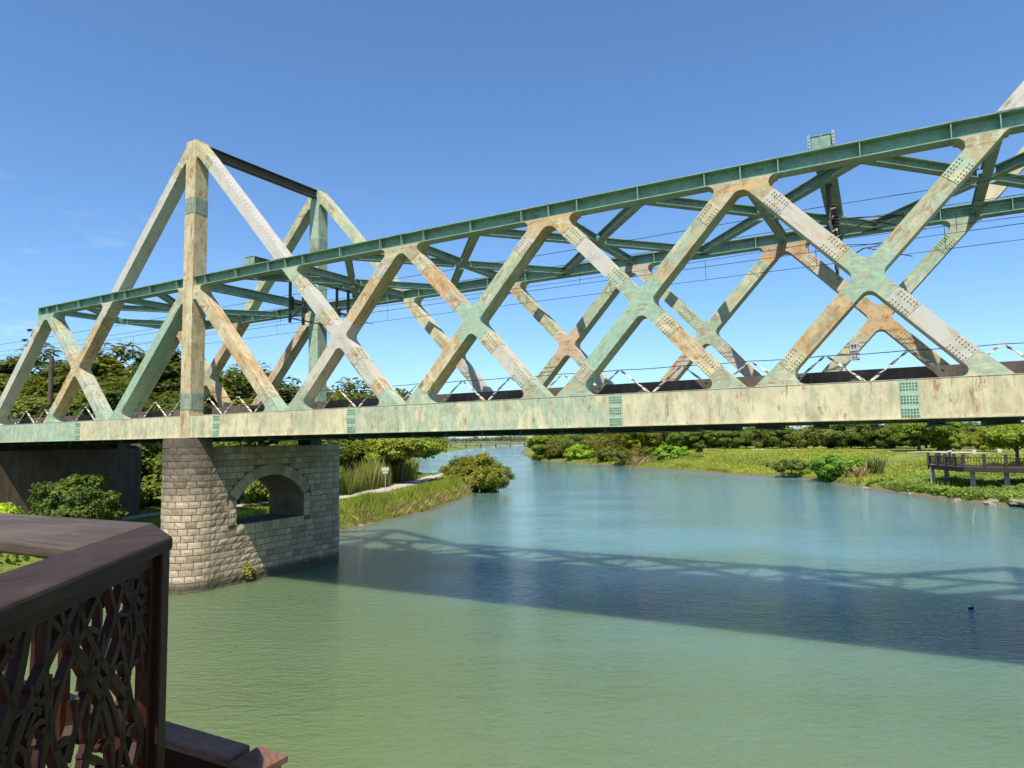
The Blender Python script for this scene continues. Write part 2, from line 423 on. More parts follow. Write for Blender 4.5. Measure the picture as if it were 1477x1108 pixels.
def heightfield(name, xs, ys, fn, keep):
    X,Y = np.meshgrid(xs,ys); Z = fn(X,Y)
    V = np.stack([X.ravel(),Y.ravel(),Z.ravel()],1)
    nx,ny = len(xs),len(ys); F = []
    K = keep(X,Y)
    for j in range(ny-1):
        for i in range(nx-1):
            if K[j,i] or K[j+1,i+1] or K[j,i+1] or K[j+1,i]:
                F.append((j*nx+i, j*nx+i+1, (j+1)*nx+i+1, (j+1)*nx+i))
    me = bpy.data.meshes.new(name); me.from_pydata(V.tolist(), [], F); me.update()
    me.polygons.foreach_set('use_smooth', [True]*len(me.polygons))
    o = link(name, me, M['ground']); return tag(o, kind='structure')
def axis(*segs):
    out = []
    for a,b,st in segs: out += list(np.arange(a,b,st))
    return np.array(out + [segs[-1][1]])
gl = heightfield('ground', axis((-2600,-300,100),(-300,-100,8),(-100,-32,2),(-32,2,.7)), axis((-60,-6,3),(-6,60,.8),(60,170,3),(170,460,10),(460,2600,70)),
                 h_left, lambda X,Y: sdist(X,Y,LEFT,1) > -4)
gr = heightfield('ground', axis((-900,-120,18),(-120,-60,3),(-60,60,1.2),(60,200,8),(200,2600,120)), axis((-60,30,6),(30,190,1.2),(190,460,9),(460,2600,70)),
                 h_right, lambda X,Y: sdist(X,Y,RIGHT,-1) > -4)
for o, l in ((gl,'grassy left river bank rising to a wooded hill behind the bridge'),(gr,'grass slope of the far right river bank')):
    tag(o, l, 'ground')
wm = MB(); wm.add([(-3500,-400,0),(3500,-400,0),(3500,4500,0),(-3500,4500,0)],[(0,1,2,3)])
tag(wm.build('water', M['water']), 'green river water under the bridge', 'water', kind='structure')
def zl(x,y): return float(h_left(np.array([x]),np.array([y]))[0])
def zr(x,y): return float(h_right(np.array([x]),np.array([y]))[0])
def ribbon(name, pts, w, fn, mat, lift=.05):
    P = []
    for (a,b) in zip(pts[:-1],pts[1:]):
        for t in np.linspace(0,1,9)[:-1]: P.append((a[0]+(b[0]-a[0])*t, a[1]+(b[1]-a[1])*t))
    P.append(pts[-1]); mb = MB(); rows = []
    for i,p in enumerate(P):
        a = P[max(i-2,0)]; b = P[min(i+2,len(P)-1)]
        d = Vector((b[0]-a[0],b[1]-a[1])).normalized(); n = Vector((-d.y,d.x))
        row = []
        for s in (-1,-.5,0,.5,1):
            x,y = p[0]+n.x*w*s/2, p[1]+n.y*w*s/2
            row.append((x,y,fn(x,y)+lift))
        rows += row
    fs = [(i*5+k,(i*5)+k+1,(i+1)*5+k+1,(i+1)*5+k) for i in range(len(P)-1) for k in range(4)]
    mb.add(rows, fs); return tag(mb.build(name, mat, smooth=True), kind='structure')
PATH_L = [(-17,6),(-16,16),(-14.6,22),(-13.8,27),(-15.8,33),(-19.5,42),(-23.5,51),(-28,62),(-38,80)]
tag(ribbon('path', PATH_L, 2.4, zl, M['path']), 'pale footpath along the left bank behind the reeds', 'path')
PATH_R = [(58,78),(47,93),(33,107),(18,122),(4,136),(-15,152),(-34,168)]
tag(ribbon('path', PATH_R, 2.2, zr, M['path']), 'pale path along the top of the right bank', 'path')

# ------------------------------------------------------------------ bridge
PL = 6.0; ZB, ZT, NB, NTP, CB, CT, NPK, PKT = 6.70, 7.65, 7.11, 13.71, 13.51, 13.96, 20.31, 20.36
HW = .225; ANG = math.degrees(math.atan2(NTP-NB, PL))
W2 = 7.39; SK = .3
bridge = empty('truss_bridge', (0,0,ZB), 'long steel truss railway bridge with green and rust streaked paint crossing the river', 'bridge')
bridge_shift = Vector((0,0,-ZB))
def bpart(mb, name, mat, color=None, parent=None, **k):
    color = color or (.3,.5,.3,1)
    p = parent or bridge
    if p is bridge:
        mb.v = [(x,y,z-ZB) for x,y,z in mb.v]
    else:
        mb.v = [(x,y,z-ZB) for x,y,z in mb.v]      # children of parts share the bridge frame
    return mb.build(name, mat, p, color, **k)

def d2(a): return Vector((math.cos(R(a)), math.sin(R(a))))
def chain(c, arms):
    """c: node (x,z); arms: (angle, half width, length, fillet radius to next); first and last arm give only their edge"""
    pts = []
    for i,(a,hw,ln,r) in enumerate(arms):
        d = d2(a); n = Vector((-d.y,d.x)); cc = Vector(arms[i][4]) if len(arms[i])>4 else Vector(c)
        if 0 < i < len(arms)-1:
            pts.append(cc + d*ln - n*hw); pts.append(cc + d*ln + n*hw)
        if i < len(arms)-1:
            a2,hw2,ln2,_ = arms[i+1][:4]; e = d2(a2); m = Vector((-e.y,e.x)); c2 = Vector(arms[i+1][4]) if len(arms[i+1])>4 else Vector(c)
            p = cc + n*hw; q = c2 - m*hw2
            den = d.x*e.y - d.y*e.x
            t = ((q.x-p.x)*e.y - (q.y-p.y)*e.x)/den
            X = p + d*t
            th = math.acos(max(-1,min(1,d.dot(e))))
            T = r/math.tan(th/2)
            bis = (d+e).normalized(); o = X + bis*(r/math.sin(th/2))
            A = X + d*T - o; B = X + e*T - o
            a0 = math.atan2(A.y,A.x); a1 = math.atan2(B.y,B.x)
            while a1-a0 > math.pi: a1 -= 2*math.pi
            while a1-a0 < -math.pi: a1 += 2*math.pi
            for k in range(8):
                s = a0+(a1-a0)*k/7; pts.append(o + Vector((math.cos(s),math.sin(s)))*r)
    return pts
def leg_poly(c, ang, s0, s1, hw=HW, hcut0=None, hcut1=None):
    c = Vector(c); d = d2(ang); n = Vector((-d.y,d.x))
    def corners(s, hc):
        if hc is None: return [c+d*s-n*hw, c+d*s+n*hw]
        out = []
        for sg in (-1,1):
            p = c+n*(hw*sg); t = (hc-p.y)/d.y; out.append(p+d*t)
        return out
    a = corners(s0,hcut0); b = corners(s1,hcut1)
    return [a[0], b[0], b[1], a[1]]
LEGL = math.hypot(PL, NTP-NB)
GA = 1.02; BA = 1.35      # gusset arm lengths, top and bottom
rng = random.Random(11)
def rust(r,g,b): return (.22+.54*r, .26+.64*g, b*.9, 1)      # rust, green and pale shares of the paint
def rnd_col(bias=0):
    return rust(min(1,max(0,rng.choice([.1,.2,.35,.5,.7,.85])+rng.uniform(-.08,.08)+bias)), rng.uniform(.25,.75), rng.choice([.1,.25,.45,.8])+rng.uniform(-.05,.1))

def splice(parent, c, ang, s0, s1, y, near, mb_into=None):
    """bolted splice plate on the front face (and top flange) of a member between s0 and s1"""
    c = Vector(c); d = d2(ang); n = Vector((-d.y,d.x))
    mb = mb_into or MB()
    poly = leg_poly(c, ang, s0, s1, HW-.004)
    mb.prism_y([(p.x,p.y) for p in poly], y-.012, y+.01)
    rows = 6
    for i in range(rows):
        s = s0+.07+(s1-s0-.14)*i/(rows-1)
        for t in (-.17,-.095,.095,.17):
            p = c+d*s+n*t
            mb.bolt((p.x,y-.012,p.y),(0,-1,0), .021, .022)
    if mb_into is None:
        col = rust(rng.uniform(.15,.6),rng.uniform(.3,.6),rng.uniform(.3,.9))
        bpart(mb, 'splice_plate', M['steel'], col, parent)
        up_n = n if n.y > 0 else -n
        if up_n.x > 0:                      # plate on the upper flange of the members that lean left
            fm = MB()
            A = c+d*s0+up_n*HW; B = c+d*s1+up_n*HW
            fm.add([(A.x,y+.05,A.y),(B.x,y+.05,B.y),(B.x,y+.44,B.y),(A.x,y+.44,A.y)]+[(q.x+up_n.x*.012,yy,q.y+up_n.y*.012) for q,yy in ((A,y+.05),(B,y+.05),(B,y+.44),(A,y+.44))],
                   [(0,1,2,3),(4,5,6,7),(0,1,5,4),(1,2,6,5),(2,3,7,6),(3,0,4,7)])
            for yy in (.1,.17,.32,.39):
                for i in range(rows):
                    p = c+d*(s0+.07+(s1-s0-.14)*i/(rows-1))+up_n*(HW+.012)
                    fm.bolt((p.x,y+yy,p.y),(up_n.x,0,up_n.y), .021, .022)
            bpart(fm, 'flange_plate', M['steel'], col, parent)

SPEC = {}   # colours seen on particular members of the near truss: (kind, panel) -> rust, green, pale
SPEC.update({('D',1,'t'):(.05,.35,.85),('D',1,'b'):(.1,.1,.85),('U',1,'t'):(.75,.3,.5),('U',1,'b'):(.25,.1,.8),
    ('D',2,'t'):(.95,.2,.2),('D',2,'b'):(.1,.25,.8),('U',2,'t'):(.45,.55,.1),('U',2,'b'):(.65,.35,.1),
    ('D',3,'t'):(.05,.2,.95),('D',3,'b'):(.85,.35,.2),('U',3,'t'):(.55,.7,.1),('U',3,'b'):(.2,.95,.1),
    ('D',4,'t'):(.35,.3,.85),('D',4,'b'):(.05,.15,.95),('U',4,'t'):(.6,.65,.1),('U',4,'b'):(.9,.4,.1),
    ('D',0,'t'):(.75,.35,.3),('U',-1,'t'):(.1,.9,.2),('U',-2,'t'):(.8,.4,.3),('U',-2,'b'):(.85,.35,.2),('D',-2,'t'):(.25,.7,.6),('D',-2,'b'):(.35,.5,.6),
    ('U',-3,'t'):(.05,.4,.85)})

def truss(y, x0, near):
    yf, yb = y, y+.6
    def X(k): return x0+k*PL
    def diag(kind, k, c, ang, s0, s1, half, h0=None, h1=None, plates=()):
        poly = leg_poly(c, ang, s0, s1, HW, h0, h1)
        mb = MB(); mb.prism_y([(p.x,p.y) for p in poly], yf, yb)
        sp = SPEC.get((kind,k,half)) if near else None
        col = rust(*sp) if sp else rnd_col(-.1 if not near else 0)
        if not near:
            for (a,b) in plates: splice(None, c, ang, a, b, yf, False, mb)
        o = bpart(mb, 'diagonal', M['steel'], col); o['ang'] = R(ang)
        if near:
            for (a,b) in plates: splice(o, c, ang, a, b, yf, True)
        return o
    def gus(pts, col, yo=0):
        mb = MB(); mb.prism_y([(p.x,p.y) for p in pts], yf+yo, yb-yo)
        bpart(mb, 'gusset', M['steel'], col)
    posts = [0,6]
    tower_through = {-1:'L',1:'R',5:'L',7:'R'}
    xpan = [-2,1,2,3,4,7]
    single_down = [0,6,8]; single_up = [-3,-1,5]
    zm = (NB+NTP)/2; H2 = LEGL/2
    for k in xpan:
        c = Vector((X(k+.5), zm))
        # U runs up to the right, D runs down to the right
        for ang, half in ((ANG,'t'),(180+ANG,'b')):
            diag('U', k, c, ang, GA-.25, H2-(GA if half=='t' else BA), half, plates=((H2-GA-.62,H2-GA-.03),) if half=='t' else ((H2-BA-.62,H2-BA-.03),))
        for ang, half in ((180-ANG,'t'),(360-ANG,'b')):
            e1 = H2-(GA if half=='t' else BA)
            diag('D', k, c, ang, GA-.25, e1, half, plates=((GA-.22,GA+.4),(e1-.62,e1-.03)))
        g = chain(c, [(360-ANG-360,HW,GA-.25,.22),(ANG,HW,GA-.25,.22),(180-ANG,HW,GA-.25,.22),(180+ANG,HW,GA-.25,.22),(360-ANG,HW,GA-.25,.22),(360+ANG,HW,GA-.25,.22)])
        gus(g[8:], rnd_col(.05) if not near else {1:rust(.1,.15,.9),2:rust(.3,.8,.1),3:rust(.25,.85,.1),4:rust(.3,.75,.1),-2:rust(.7,.4,.4)}.get(k, rnd_col()))
    for k in single_down:
        c = Vector((X(k+.5), zm)); diag('D', k, c, 180-ANG, -(H2-BA), H2-(GA if k!=0 and k!=6 else 1.25), 't', plates=((H2-1.87,H2-1.28),(-(H2-BA-.03),-(H2-BA-.62))))
    for k in single_up:
        c = Vector((X(k+.5), zm)); diag('U', k, c, ANG, -(H2-BA), H2-(GA if k==-3 else 1.25), 't', plates=((H2-1.87,H2-1.28),(-(H2-BA-.03),-(H2-BA-.62))))
    # tower legs above the chord
    for p in posts:
        for sgn in (-1,1):
            a = 180-ANG if sgn>0 else ANG
            c = Vector((X(p)+sgn*PL*.5, (NTP+NPK)/2))
            mb = MB(); poly = leg_poly(c, a, 0, H2-1.25, HW, None, None)
            low = leg_poly(c, a, -3, H2-1.25, HW, CT+.002, None)
            mb.prism_y([(q.x,q.y) for q in low], yf, yb)
            col = rust(.05,.25,.95) if near else rnd_col(-.1)
            o = bpart(mb, 'tower_leg', M['steel'], col); o['ang'] = R(a)
            sm = MB(); splice(None, c, a, H2-1.9, H2-1.28, yf, near, sm)
            bpart(sm, 'splice_plate', M['steel'], rust(.35,.4,.5), o)
            if sgn > 0:
                rb = MB(); dd = d2(a); nn = Vector((-dd.y,dd.x)); nn = nn if nn.y>0 else -nn
                for i in range(26):
                    q = c + dd*(-3.2+.26*i) + nn*HW
                    if q.y > CT+.3: rb.bolt((q.x,yf+.09,q.y),(nn.x,0,nn.y),.028,.035)
                bpart(rb, 'rivet_row', M['steel'], col, o)
            # crown gusset
            pk = Vector((X(p),NPK)); ang = 360-ANG
            hwp = .27 if sgn > 0 else .40
            ch = chain(pk, [(270,hwp,1,.1),(ang,HW,1.25,.1),(360,.05,1,.1)])[:10]
            zc = NPK-hwp*math.tan(R(ANG))+HW/math.cos(R(ANG))
            pts = ch + [Vector((X(p)+hwp, min(zc,PKT-.03)))]
            if sgn < 0: pts = [Vector((2*X(p)-q.x,q.y)) for q in pts]
            gus(pts, rust(.6,.4,.4) if near else rust(.5,.5,.4), .003)
    # posts
    for p in posts:
        mb = MB(); mb.box(X(p)-.40, X(p)+.27, y-.03, y+.66, ZB-.02, PKT)
        mb.box(X(p)-.30, X(p)+.20, y+.05, y+.52, PKT, PKT+.06)
        po = bpart(mb, 'tower_post', M['steel'], rust(.62,.3,.3) if near else rust(.25,.95,.2)); po['ang'] = R(90)
        for zc in (17.3, 8.3):
            pm = MB(); pm.box(X(p)-.38, X(p)+.25, y-.045, y-.03, zc-.38, zc+.38); qm = MB(); qm.box(X(p)+.27, X(p)+.285, y+.0, y+.63, zc-.38, zc+.38)
            for i in range(8):
                for j in range(6):
                    pm.bolt((X(p)-.33+.105*j, y-.045, zc-.32+.091*i),(0,-1,0),.022,.025)
                    qm.bolt((X(p)+.285, y+.065+.1*j, zc-.32+.091*i),(1,0,0),.022,.025)
            bpart(pm, 'splice_plate', M['green'], rust(.3,.3,.5), po); bpart(qm, 'splice_plate', M['green'], rust(.3,.3,.5), po)
    # bottom chord
    xa, xb = X(-3)-.5, X(9)+.5
    segs = [xa] + [x0+s for s in (-8.5,2.02,9.66,20.11,27.74,38.,47.)] + [xb]
    for i,(a,b) in enumerate(zip(segs[:-1],segs[1:])):
        mb = MB(); mb.box(a,b,y,y+.62,ZB,ZT); mb.box(a,b,y-.05,y+.66,ZB-.03,ZB-.001); mb.box(a,b,y-.012,y+.61,ZT,ZT+.012)
        o = bpart(mb, 'bottom_chord', M['steel'], [rust(.1,.62,.1),rust(.2,.28,.05),rust(.25,.25,.05),rust(.25,.45,.05),rust(.25,.25,.05),rust(.45,.3,.1),rust(.3,.4,.1),rust(.3,.4,.1)][i]); o['ang'] = R(90)
        if i > 0:
            pm = MB(); pm.box(a-.21,a+.21,y-.016,y-.0005,ZB+.02,ZT-.02)
            for zc in (ZB+.15, ZB+.475, ZB+.80):
                for j in range(6):
                    for q in range(3):
                        pm.bolt((a-.165+.066*j,y-.016,zc-.075+.075*q),(0,-1,0),.023,.03)
            bpart(pm, 'splice_plate', M['steel'], rust(.05,1.0,.0), o)
    # bottom gussets
    for k in range(-3,10):
        c = Vector((X(k),NB)); hb = ZT+.012-NB
        hasR = (k in xpan) or (k in single_up); hasL = (k-1 in xpan) or (k-1 in single_down)
        if k in posts: continue
        arms = [(0,hb,1,.28)]
        if hasR: arms.append((ANG,HW,BA,.16))
        if hasL: arms.append((180-ANG,HW,BA,.16))
        arms.append((180,hb,1,.28))
        if hasR and not hasL: arms[1] = (ANG,HW,BA,.16)
        pts = [Vector((q.x, max(q.y, ZT+.0125))) for q in chain(c, arms)]
        gus(pts, rust(rng.uniform(.2,.5),rng.uniform(.4,.9),.3))
    # top chord: one I-girder with stiffeners
    ta, tb = X(-2)-.75, X(8)+.75
    cuts = [ta, X(-.0)-.401, X(0)+.271, X(4)-1.3, X(6)-.401, X(6)+.271, tb]
    for a,b in ((cuts[0],cuts[1]),(cuts[2],cuts[3]),(cuts[3]+.001,cuts[4]),(cuts[5],cuts[6])):
        mb = MB(); y0,y1 = y+.01,y+.47
        mb.box(a,b,y0,y1,CT-.03,CT); mb.box(a,b,y0,y1,CB,CB+.03); mb.box(a,b,y+.22,y+.26,CB+.03,CT-.03)
        for k in range(-2,9):
            offs = (-1,0,1,3) if k not in posts else (-1,1,3)
            for of in offs:
                xs_ = X(k)+of
                if a+.02 < xs_ < b-.02:
                    mb.box(xs_-.012,xs_+.012,y0+.015,y+.219,CB+.031,CT-.031); mb.box(xs_-.012,xs_+.012,y+.261,y1-.015,CB+.031,CT-.031)
        if a == ta: mb.box(ta-.02,ta,y0,y1,CB,CT)
        # run-off of the paint edges
        bpart(mb, 'top_chord', M['green'], rust(.25,.85,.1) if near else rust(.2,.85,.15))
    for k in range(-2,9):
        c = Vector((X(k),NTP)); hb = NTP-CB
        hasR = (k in xpan) or (k in single_down); hasL = (k-1 in xpan) or (k-1 in single_up)
        col = rnd_col(.15) if not near else {2:rust(.6,.5,.2),3:rust(.85,.4,.1),4:rust(.75,.5,.2),5:rust(.6,.6,.1),1:rust(.4,.6,.4),-2:rust(.2,.9,.2)}.get(k, rnd_col())
        if k in posts:
            for sgn in (1,-1):
                hwp = .27 if sgn>0 else .40
                ch = chain(c, [(270,hwp,1,.1),(360-ANG,HW,1.25,.2),(360,hb,1,.2)])
                pts = ch + [Vector((X(k)+hwp,CB))]
                if sgn<0: pts = [Vector((2*X(k)-q.x,q.y)) for q in pts]
                gus(pts, rust(.5,.4,.4), .003)
            continue
        arms = [(180,hb,1,.2)]
        if hasL: arms.append((180+ANG,HW,GA,.3))
        if hasR: arms.append((360-ANG,HW,GA,.2))
        arms.append((360,hb,1,.2))
        if hasL and not hasR: arms[1] = (180+ANG,HW,GA,.2)
        gus(chain(c, arms), col)
truss(0, 0, True)
truss(W2, SK, False)

# lateral bracing between the top chords
def brace(a, b, name, col, zc=13.74, h=.26, wd=.26, mat='green'):
    a = Vector((a[0],a[1],zc)); b = Vector((b[0],b[1],zc)); mb = MB()
    mb.bar(a+Vector((0,0,h/2)), b+Vector((0,0,h/2)), wd, .022); mb.bar(a-Vector((0,0,h/2)), b-Vector((0,0,h/2)), wd, .022)
    mb.bar(a, b, .02, h-.024)
    return bpart(mb, name, M[mat], col)
YA0, YA1 = .48, W2
ymid = (YA0+YA1)/2
for k in range(-2,9):
    xa, xb = k*PL, k*PL+SK; xm = (xa+xb)/2
    if k not in (0,6):
        brace((xa,YA0),(xm,ymid-.15),'cross_strut',rust(.2,.7,.5)); brace((xm,ymid+.15),(xb,YA1),'cross_strut',rust(.2,.7,.5))
    else:
        brace((xa,.665),(xb,YA1-.035),'cross_strut',rust(.2,.7,.5), h=.4)
    if k in (0,6): continue
    hubm = MB(); hubm.box(xm-.3,xm+.3,ymid-.149,ymid+.149,13.60,13.62); hubm.box(xm-.02,xm+.02,ymid-.149,ymid+.149,13.62,13.88)
    bpart(hubm,'brace_hub',M['green'],rust(.2,.7,.3))
    for sx in (-1,1):
        if k == -2 and sx < 0 or k == 8 and sx > 0: continue
        a = Vector((xa+sx*3,YA0)); mm = Vector((xm,ymid)); b = Vector((xb+sx*3,YA1))
        da = (mm-a).normalized(); db = (mm-b).normalized()
        brace(a, mm-da*.35, 'brace', rust(.25,.75,.2), zc=13.70); brace(b, mm-db*.35, 'brace', rust(.25,.75,.2), zc=13.70)
# beam tying the two tower heads
for p in (0,6):
    mb = MB(); a = Vector((p*PL,.665,20.12)); b = Vector((p*PL+SK,W2-.03,20.12))
    for dz in (-.2,.2): mb.bar(a+Vector((0,0,dz)), b+Vector((0,0,dz)), .36, .03)
    mb.bar(a, b, .03, .37); bpart(mb,'tower_beam',M['dark_steel'],rust(.7,.2,.6))
# deck
mb = MB(); mb.box(-18.4,54.5,.625,W2-.005,6.78,6.92); bpart(mb,'deck_plate',M['dark_steel'],rust(.3,.6,.2))
for i in range(49):
    x = -18+i*1.5
    mb = MB(); mb.box(x-.02,x+.02,.67,W2-.06,6.535,6.779); mb.box(x-.16,x+.16,.7,W2-.1,6.51,6.534)
    bpart(mb,'floor_beam',M['dark_steel'],rust(.2,.8,.1))
for yy,zt in ((1.25,8.06),(6.35,8.06)):
    mb = MB(); mb.box(-18.6,54.6,yy,yy+.1,6.921,zt)
    for i in range(26):
        x = -17+i*2.83; mb.box(x-.07,x+.07,yy-.05,yy-.001,7.7,7.93 if i%3 else 7.99)
    bpart(mb,'parapet',M['brown_wall'])
# ballast
xs = np.arange(-18.6,54.6,.13); ys = np.arange(1.351,6.35,.2)
Xg,Yg = np.meshgrid(xs,ys); rs = np.random.RandomState(3)
edge = np.clip(np.minimum(Yg-1.35,6.35-Yg)/.5,0,1)
Zg = 7.95+.09*edge+rs.rand(*Xg.shape)*.065
nx,ny = len(xs),len(ys)
me = bpy.data.meshes.new('ballast_bed'); me.from_pydata(np.stack([Xg.ravel(),Yg.ravel(),Zg.ravel()-ZB],1).tolist(),[],[(j*nx+i,j*nx+i+1,(j+1)*nx+i+1,(j+1)*nx+i) for j in range(ny-1) for i in range(nx-1)])
link('ballast_bed', me, M['ballast'], bridge)
for q,(dx,dz,lab_) in enumerate(((-13.05,12.73,'upper small dark lamp fixed on the left end post'),(-13.52,12.22,'lower small dark lamp fixed on the left end post'))):
    t = empty('post_lamp',(dx-.28,-.1,dz),lab_,'lamp')
    mb = MB(); mb.box(-.17,.13,-.08,.08,.03,.09); mb.box(-.12,.10,-.06,.06,-.03,.029); mb.build('housing', M['wire'], t)
    mb = MB(); mb.bar((.05,0,.0),(.34,.18,-.02),.04,.04); mb.build('bracket', M['galv'], t)
# maintenance plates on a far leg
mb = MB(); pc = Vector((SK+4.35*PL, 9.15)); 
mb.box(pc.x-.1,pc.x+.2,W2-.03,W2-.014,pc.y+.12,pc.y+.42); mb.box(pc.x-.1,pc.x+.2,W2-.03,W2-.014,pc.y-.22,pc.y+.08)
pl = bpart(mb,'number_plate',M['white'])
mb = MB()
for (a,b,c_,d_) in ((-.04,-.0,.2,.36),(.06,.1,.2,.36),(-.04,.1,.26,.29),(-.03,.12,-.13,-.1),(-.03,.0,-.18,-.02),(.09,.12,-.13,.02)):
    mb.box(pc.x+a,pc.x+b,W2-.034,W2-.0305,pc.y+c_,pc.y+d_)
bpart(mb,'plate_mark',M['sign_ink'],None,pl)

# zigzag rail of banded bars along the near edge
zz = empty('zigzag_railing', (0,.72,ZT), 'low zigzag railing of black and white banded bars along the near bridge deck edge', 'railing')
per = 1.95; x = -18.0; i = 0; tops = []
while x < 41:
    for (xa,xb) in ((x,x+per*.48),(x+per,x+per*.52)):
        mb = MB(); n = 9; A = Vector((xa,0,.0)); B = Vector((xb,0,.78)); pts = []; 
        # a flat bar twisted along its length
        vs = []; fs = []
        d = (B-A).normalized(); s0 = Vector((0,1,0)); s1 = d.cross(s0)
        for q in range(n+1):
            t = q/n; ph = t*math.pi*2.5; e1 = s0*math.cos(ph)+s1*math.sin(ph); e2 = s1*math.cos(ph)-s0*math.sin(ph)
            p = A+(B-A)*t
            for a_,b_ in ((-1,-1),(1,-1),(1,1),(-1,1)): vs.append(p+e1*(.034*a_)+e2*(.012*b_))
        for q in range(n):
            for s in range(4): fs.append((q*4+s,q*4+(s+1)%4,q*4+4+(s+1)%4,q*4+4+s))
        mb.add(vs,fs); mb.build('zigzag_bar', M['zig'], zz)
    tops.append((x+per*.5,0,.8)); x += per; i += 1
mb = MB(); P = []
for a,b in zip(tops[:-1],tops[1:]):
    for t in (0,.25,.5,.75): P.append((a[0]+(b[0]-a[0])*t,0,.8-.16*t*(1-t)*.5))
mb.tube(P,.012,5); mb.build('top_wire', M['wire'], zz)

# catenary gantries
def gantry(x, label, sx=0):
    g = empty('catenary_gantry', (x,0,CT), label, 'gantry', 'catenary gantries on the bridge')
    mb = MB(); y0,y1 = .02, W2+.6
    mb.box(-.25,.25,y0,y1,.0+.012,.03); mb.box(-.25,.25,y0,y1,.36,.38); mb.box(-.015,.015,y0,y1,.03,.36)
    for yy in np.arange(y0+.02,y1,1.1): mb.box(-.23,-.016,yy,yy+.015,.031,.359); mb.box(.016,.23,yy,yy+.015,.031,.359)
    mb.build('beam', M['green'], g, rust(.25,.8,.1))
    for yy in (.0, W2+.3):
        for sx_ in (-1,1):
            mb = MB(); mb.box(sx_*.30-.03,sx_*.30+.03,yy,yy+.012,.012,.42)
            for q in range(4): mb.bolt((sx_*.30,yy,.06+.095*q),(0,-1,0),.016,.02)
            mb.build('clamp_strap', M['galv'], g)
    for yy in (2.3,3.1,5.3,6.1):
        mb = MB(); mb.box(-.05,.05,yy-.05,yy+.05,-2.15,.0); mb.box(-.09,.09,yy-.09,yy+.09,-.03,.01)
        hp = mb.build('drop_post', M['dark_steel'], g, rust(.3,.3,.3))
        mb = MB(); rr=[]; pp=[]
        for q in range(13): pp.append((.18,yy-.02,-1.0-.05*q)); rr.append(.075 if q%2 else .04)
        mb.tube(pp,rr,8); mb.build('insulator', M['insulator'], hp)
        mb = MB(); mb.bar((0,yy,-1.0),(.18,yy-.02,-.98),.04,.04); mb.bar((0,yy,-1.7),(.18,yy-.02,-1.62),.04,.04); mb.bar((.18,yy-.02,-1.6),(.2,yy-.35,-1.85),.03,.03)
        mb.build('bracket', M['galv'], hp)
    mb = MB(); mb.bar((0,2.3,-1.95),(0,6.1,-1.95),.05,.05); mb.bar((0,2.3,-1.35),(0,6.1,-1.35),.035,.035); 
    mb.build('cross_arm', M['dark_steel'], g, rust(.3,.3,.3))
    for yy in (2.7,4.2,5.7):
        mb = MB(); pp=[]; rr=[]
        for q in range(11): pp.append((.06,yy-.25+.05*q,-1.24)); rr.append(.07 if q%2 else .035)
        mb.tube(pp,rr,8); mb.build('insulator', M['insulator'], g)
    for yy,e in ((2.3,1.9),(5.4,1.7)):
        mb = MB(); mb.tube([(.05,yy,-1.95),(e*.5,yy-.1,-1.55),(e,yy,-1.5)],.022,6); mb.tube([(.05,yy,-1.3),(e,yy,-1.5)],.018,6); mb.tube([(e*.55,yy-.1,-1.56),(e+.5,yy,-2.0)],.018,6)
        mb.build('registration_arm', M['wire'], g)
    return g
gantry(26.1, 'catenary gantry with a boxed beam end above the top chord near the right edge')
gantry(3.9, 'catenary gantry crossing the top chords just right of the tall left tower')
def wires(y, zc, zm_, lab):
    t = empty('overhead_line', (0,y,zc), lab, 'wire', 'overhead lines between the trusses')
    sup = [-34,3.9,26.1,49,62]
    def sag(x):
        for a,b in zip(sup[:-1],sup[1:]):
            if a<=x<=b:
                u=(x-a)/(b-a); return 1.6*u*(1-u)*.35*(b-a)/22
        return 0
    xs = np.arange(-34,62.01,1.5)
    mb = MB(); mb.tube([(x,0,0) for x in xs],.010,5); mb.build('contact_wire', M['wire'], t)
    mb = MB(); mb.tube([(x,0,zm_-zc-sag(x)) for x in xs],.010,5); mb.build('messenger_wire', M['wire'], t)
    mb = MB(); mb.tube([(x,-.25,zm_-zc+.55-.5*sag(x)) for x in xs],.011,5); mb.build('feeder_wire', M['wire'], t)
    for x in np.arange(-30,60,3.7):
        mb = MB(); mb.tube([(x,0,0),(x,0,zm_-zc-sag(x))],.008,4); mb.build('dropper', M['wire'], t)
wires(2.3, 11.75, 12.45, 'overhead line of three thin wires with droppers over the nearer track')
wires(5.4, 12.05, 12.85, 'overhead line of three thin wires with droppers over the farther track')

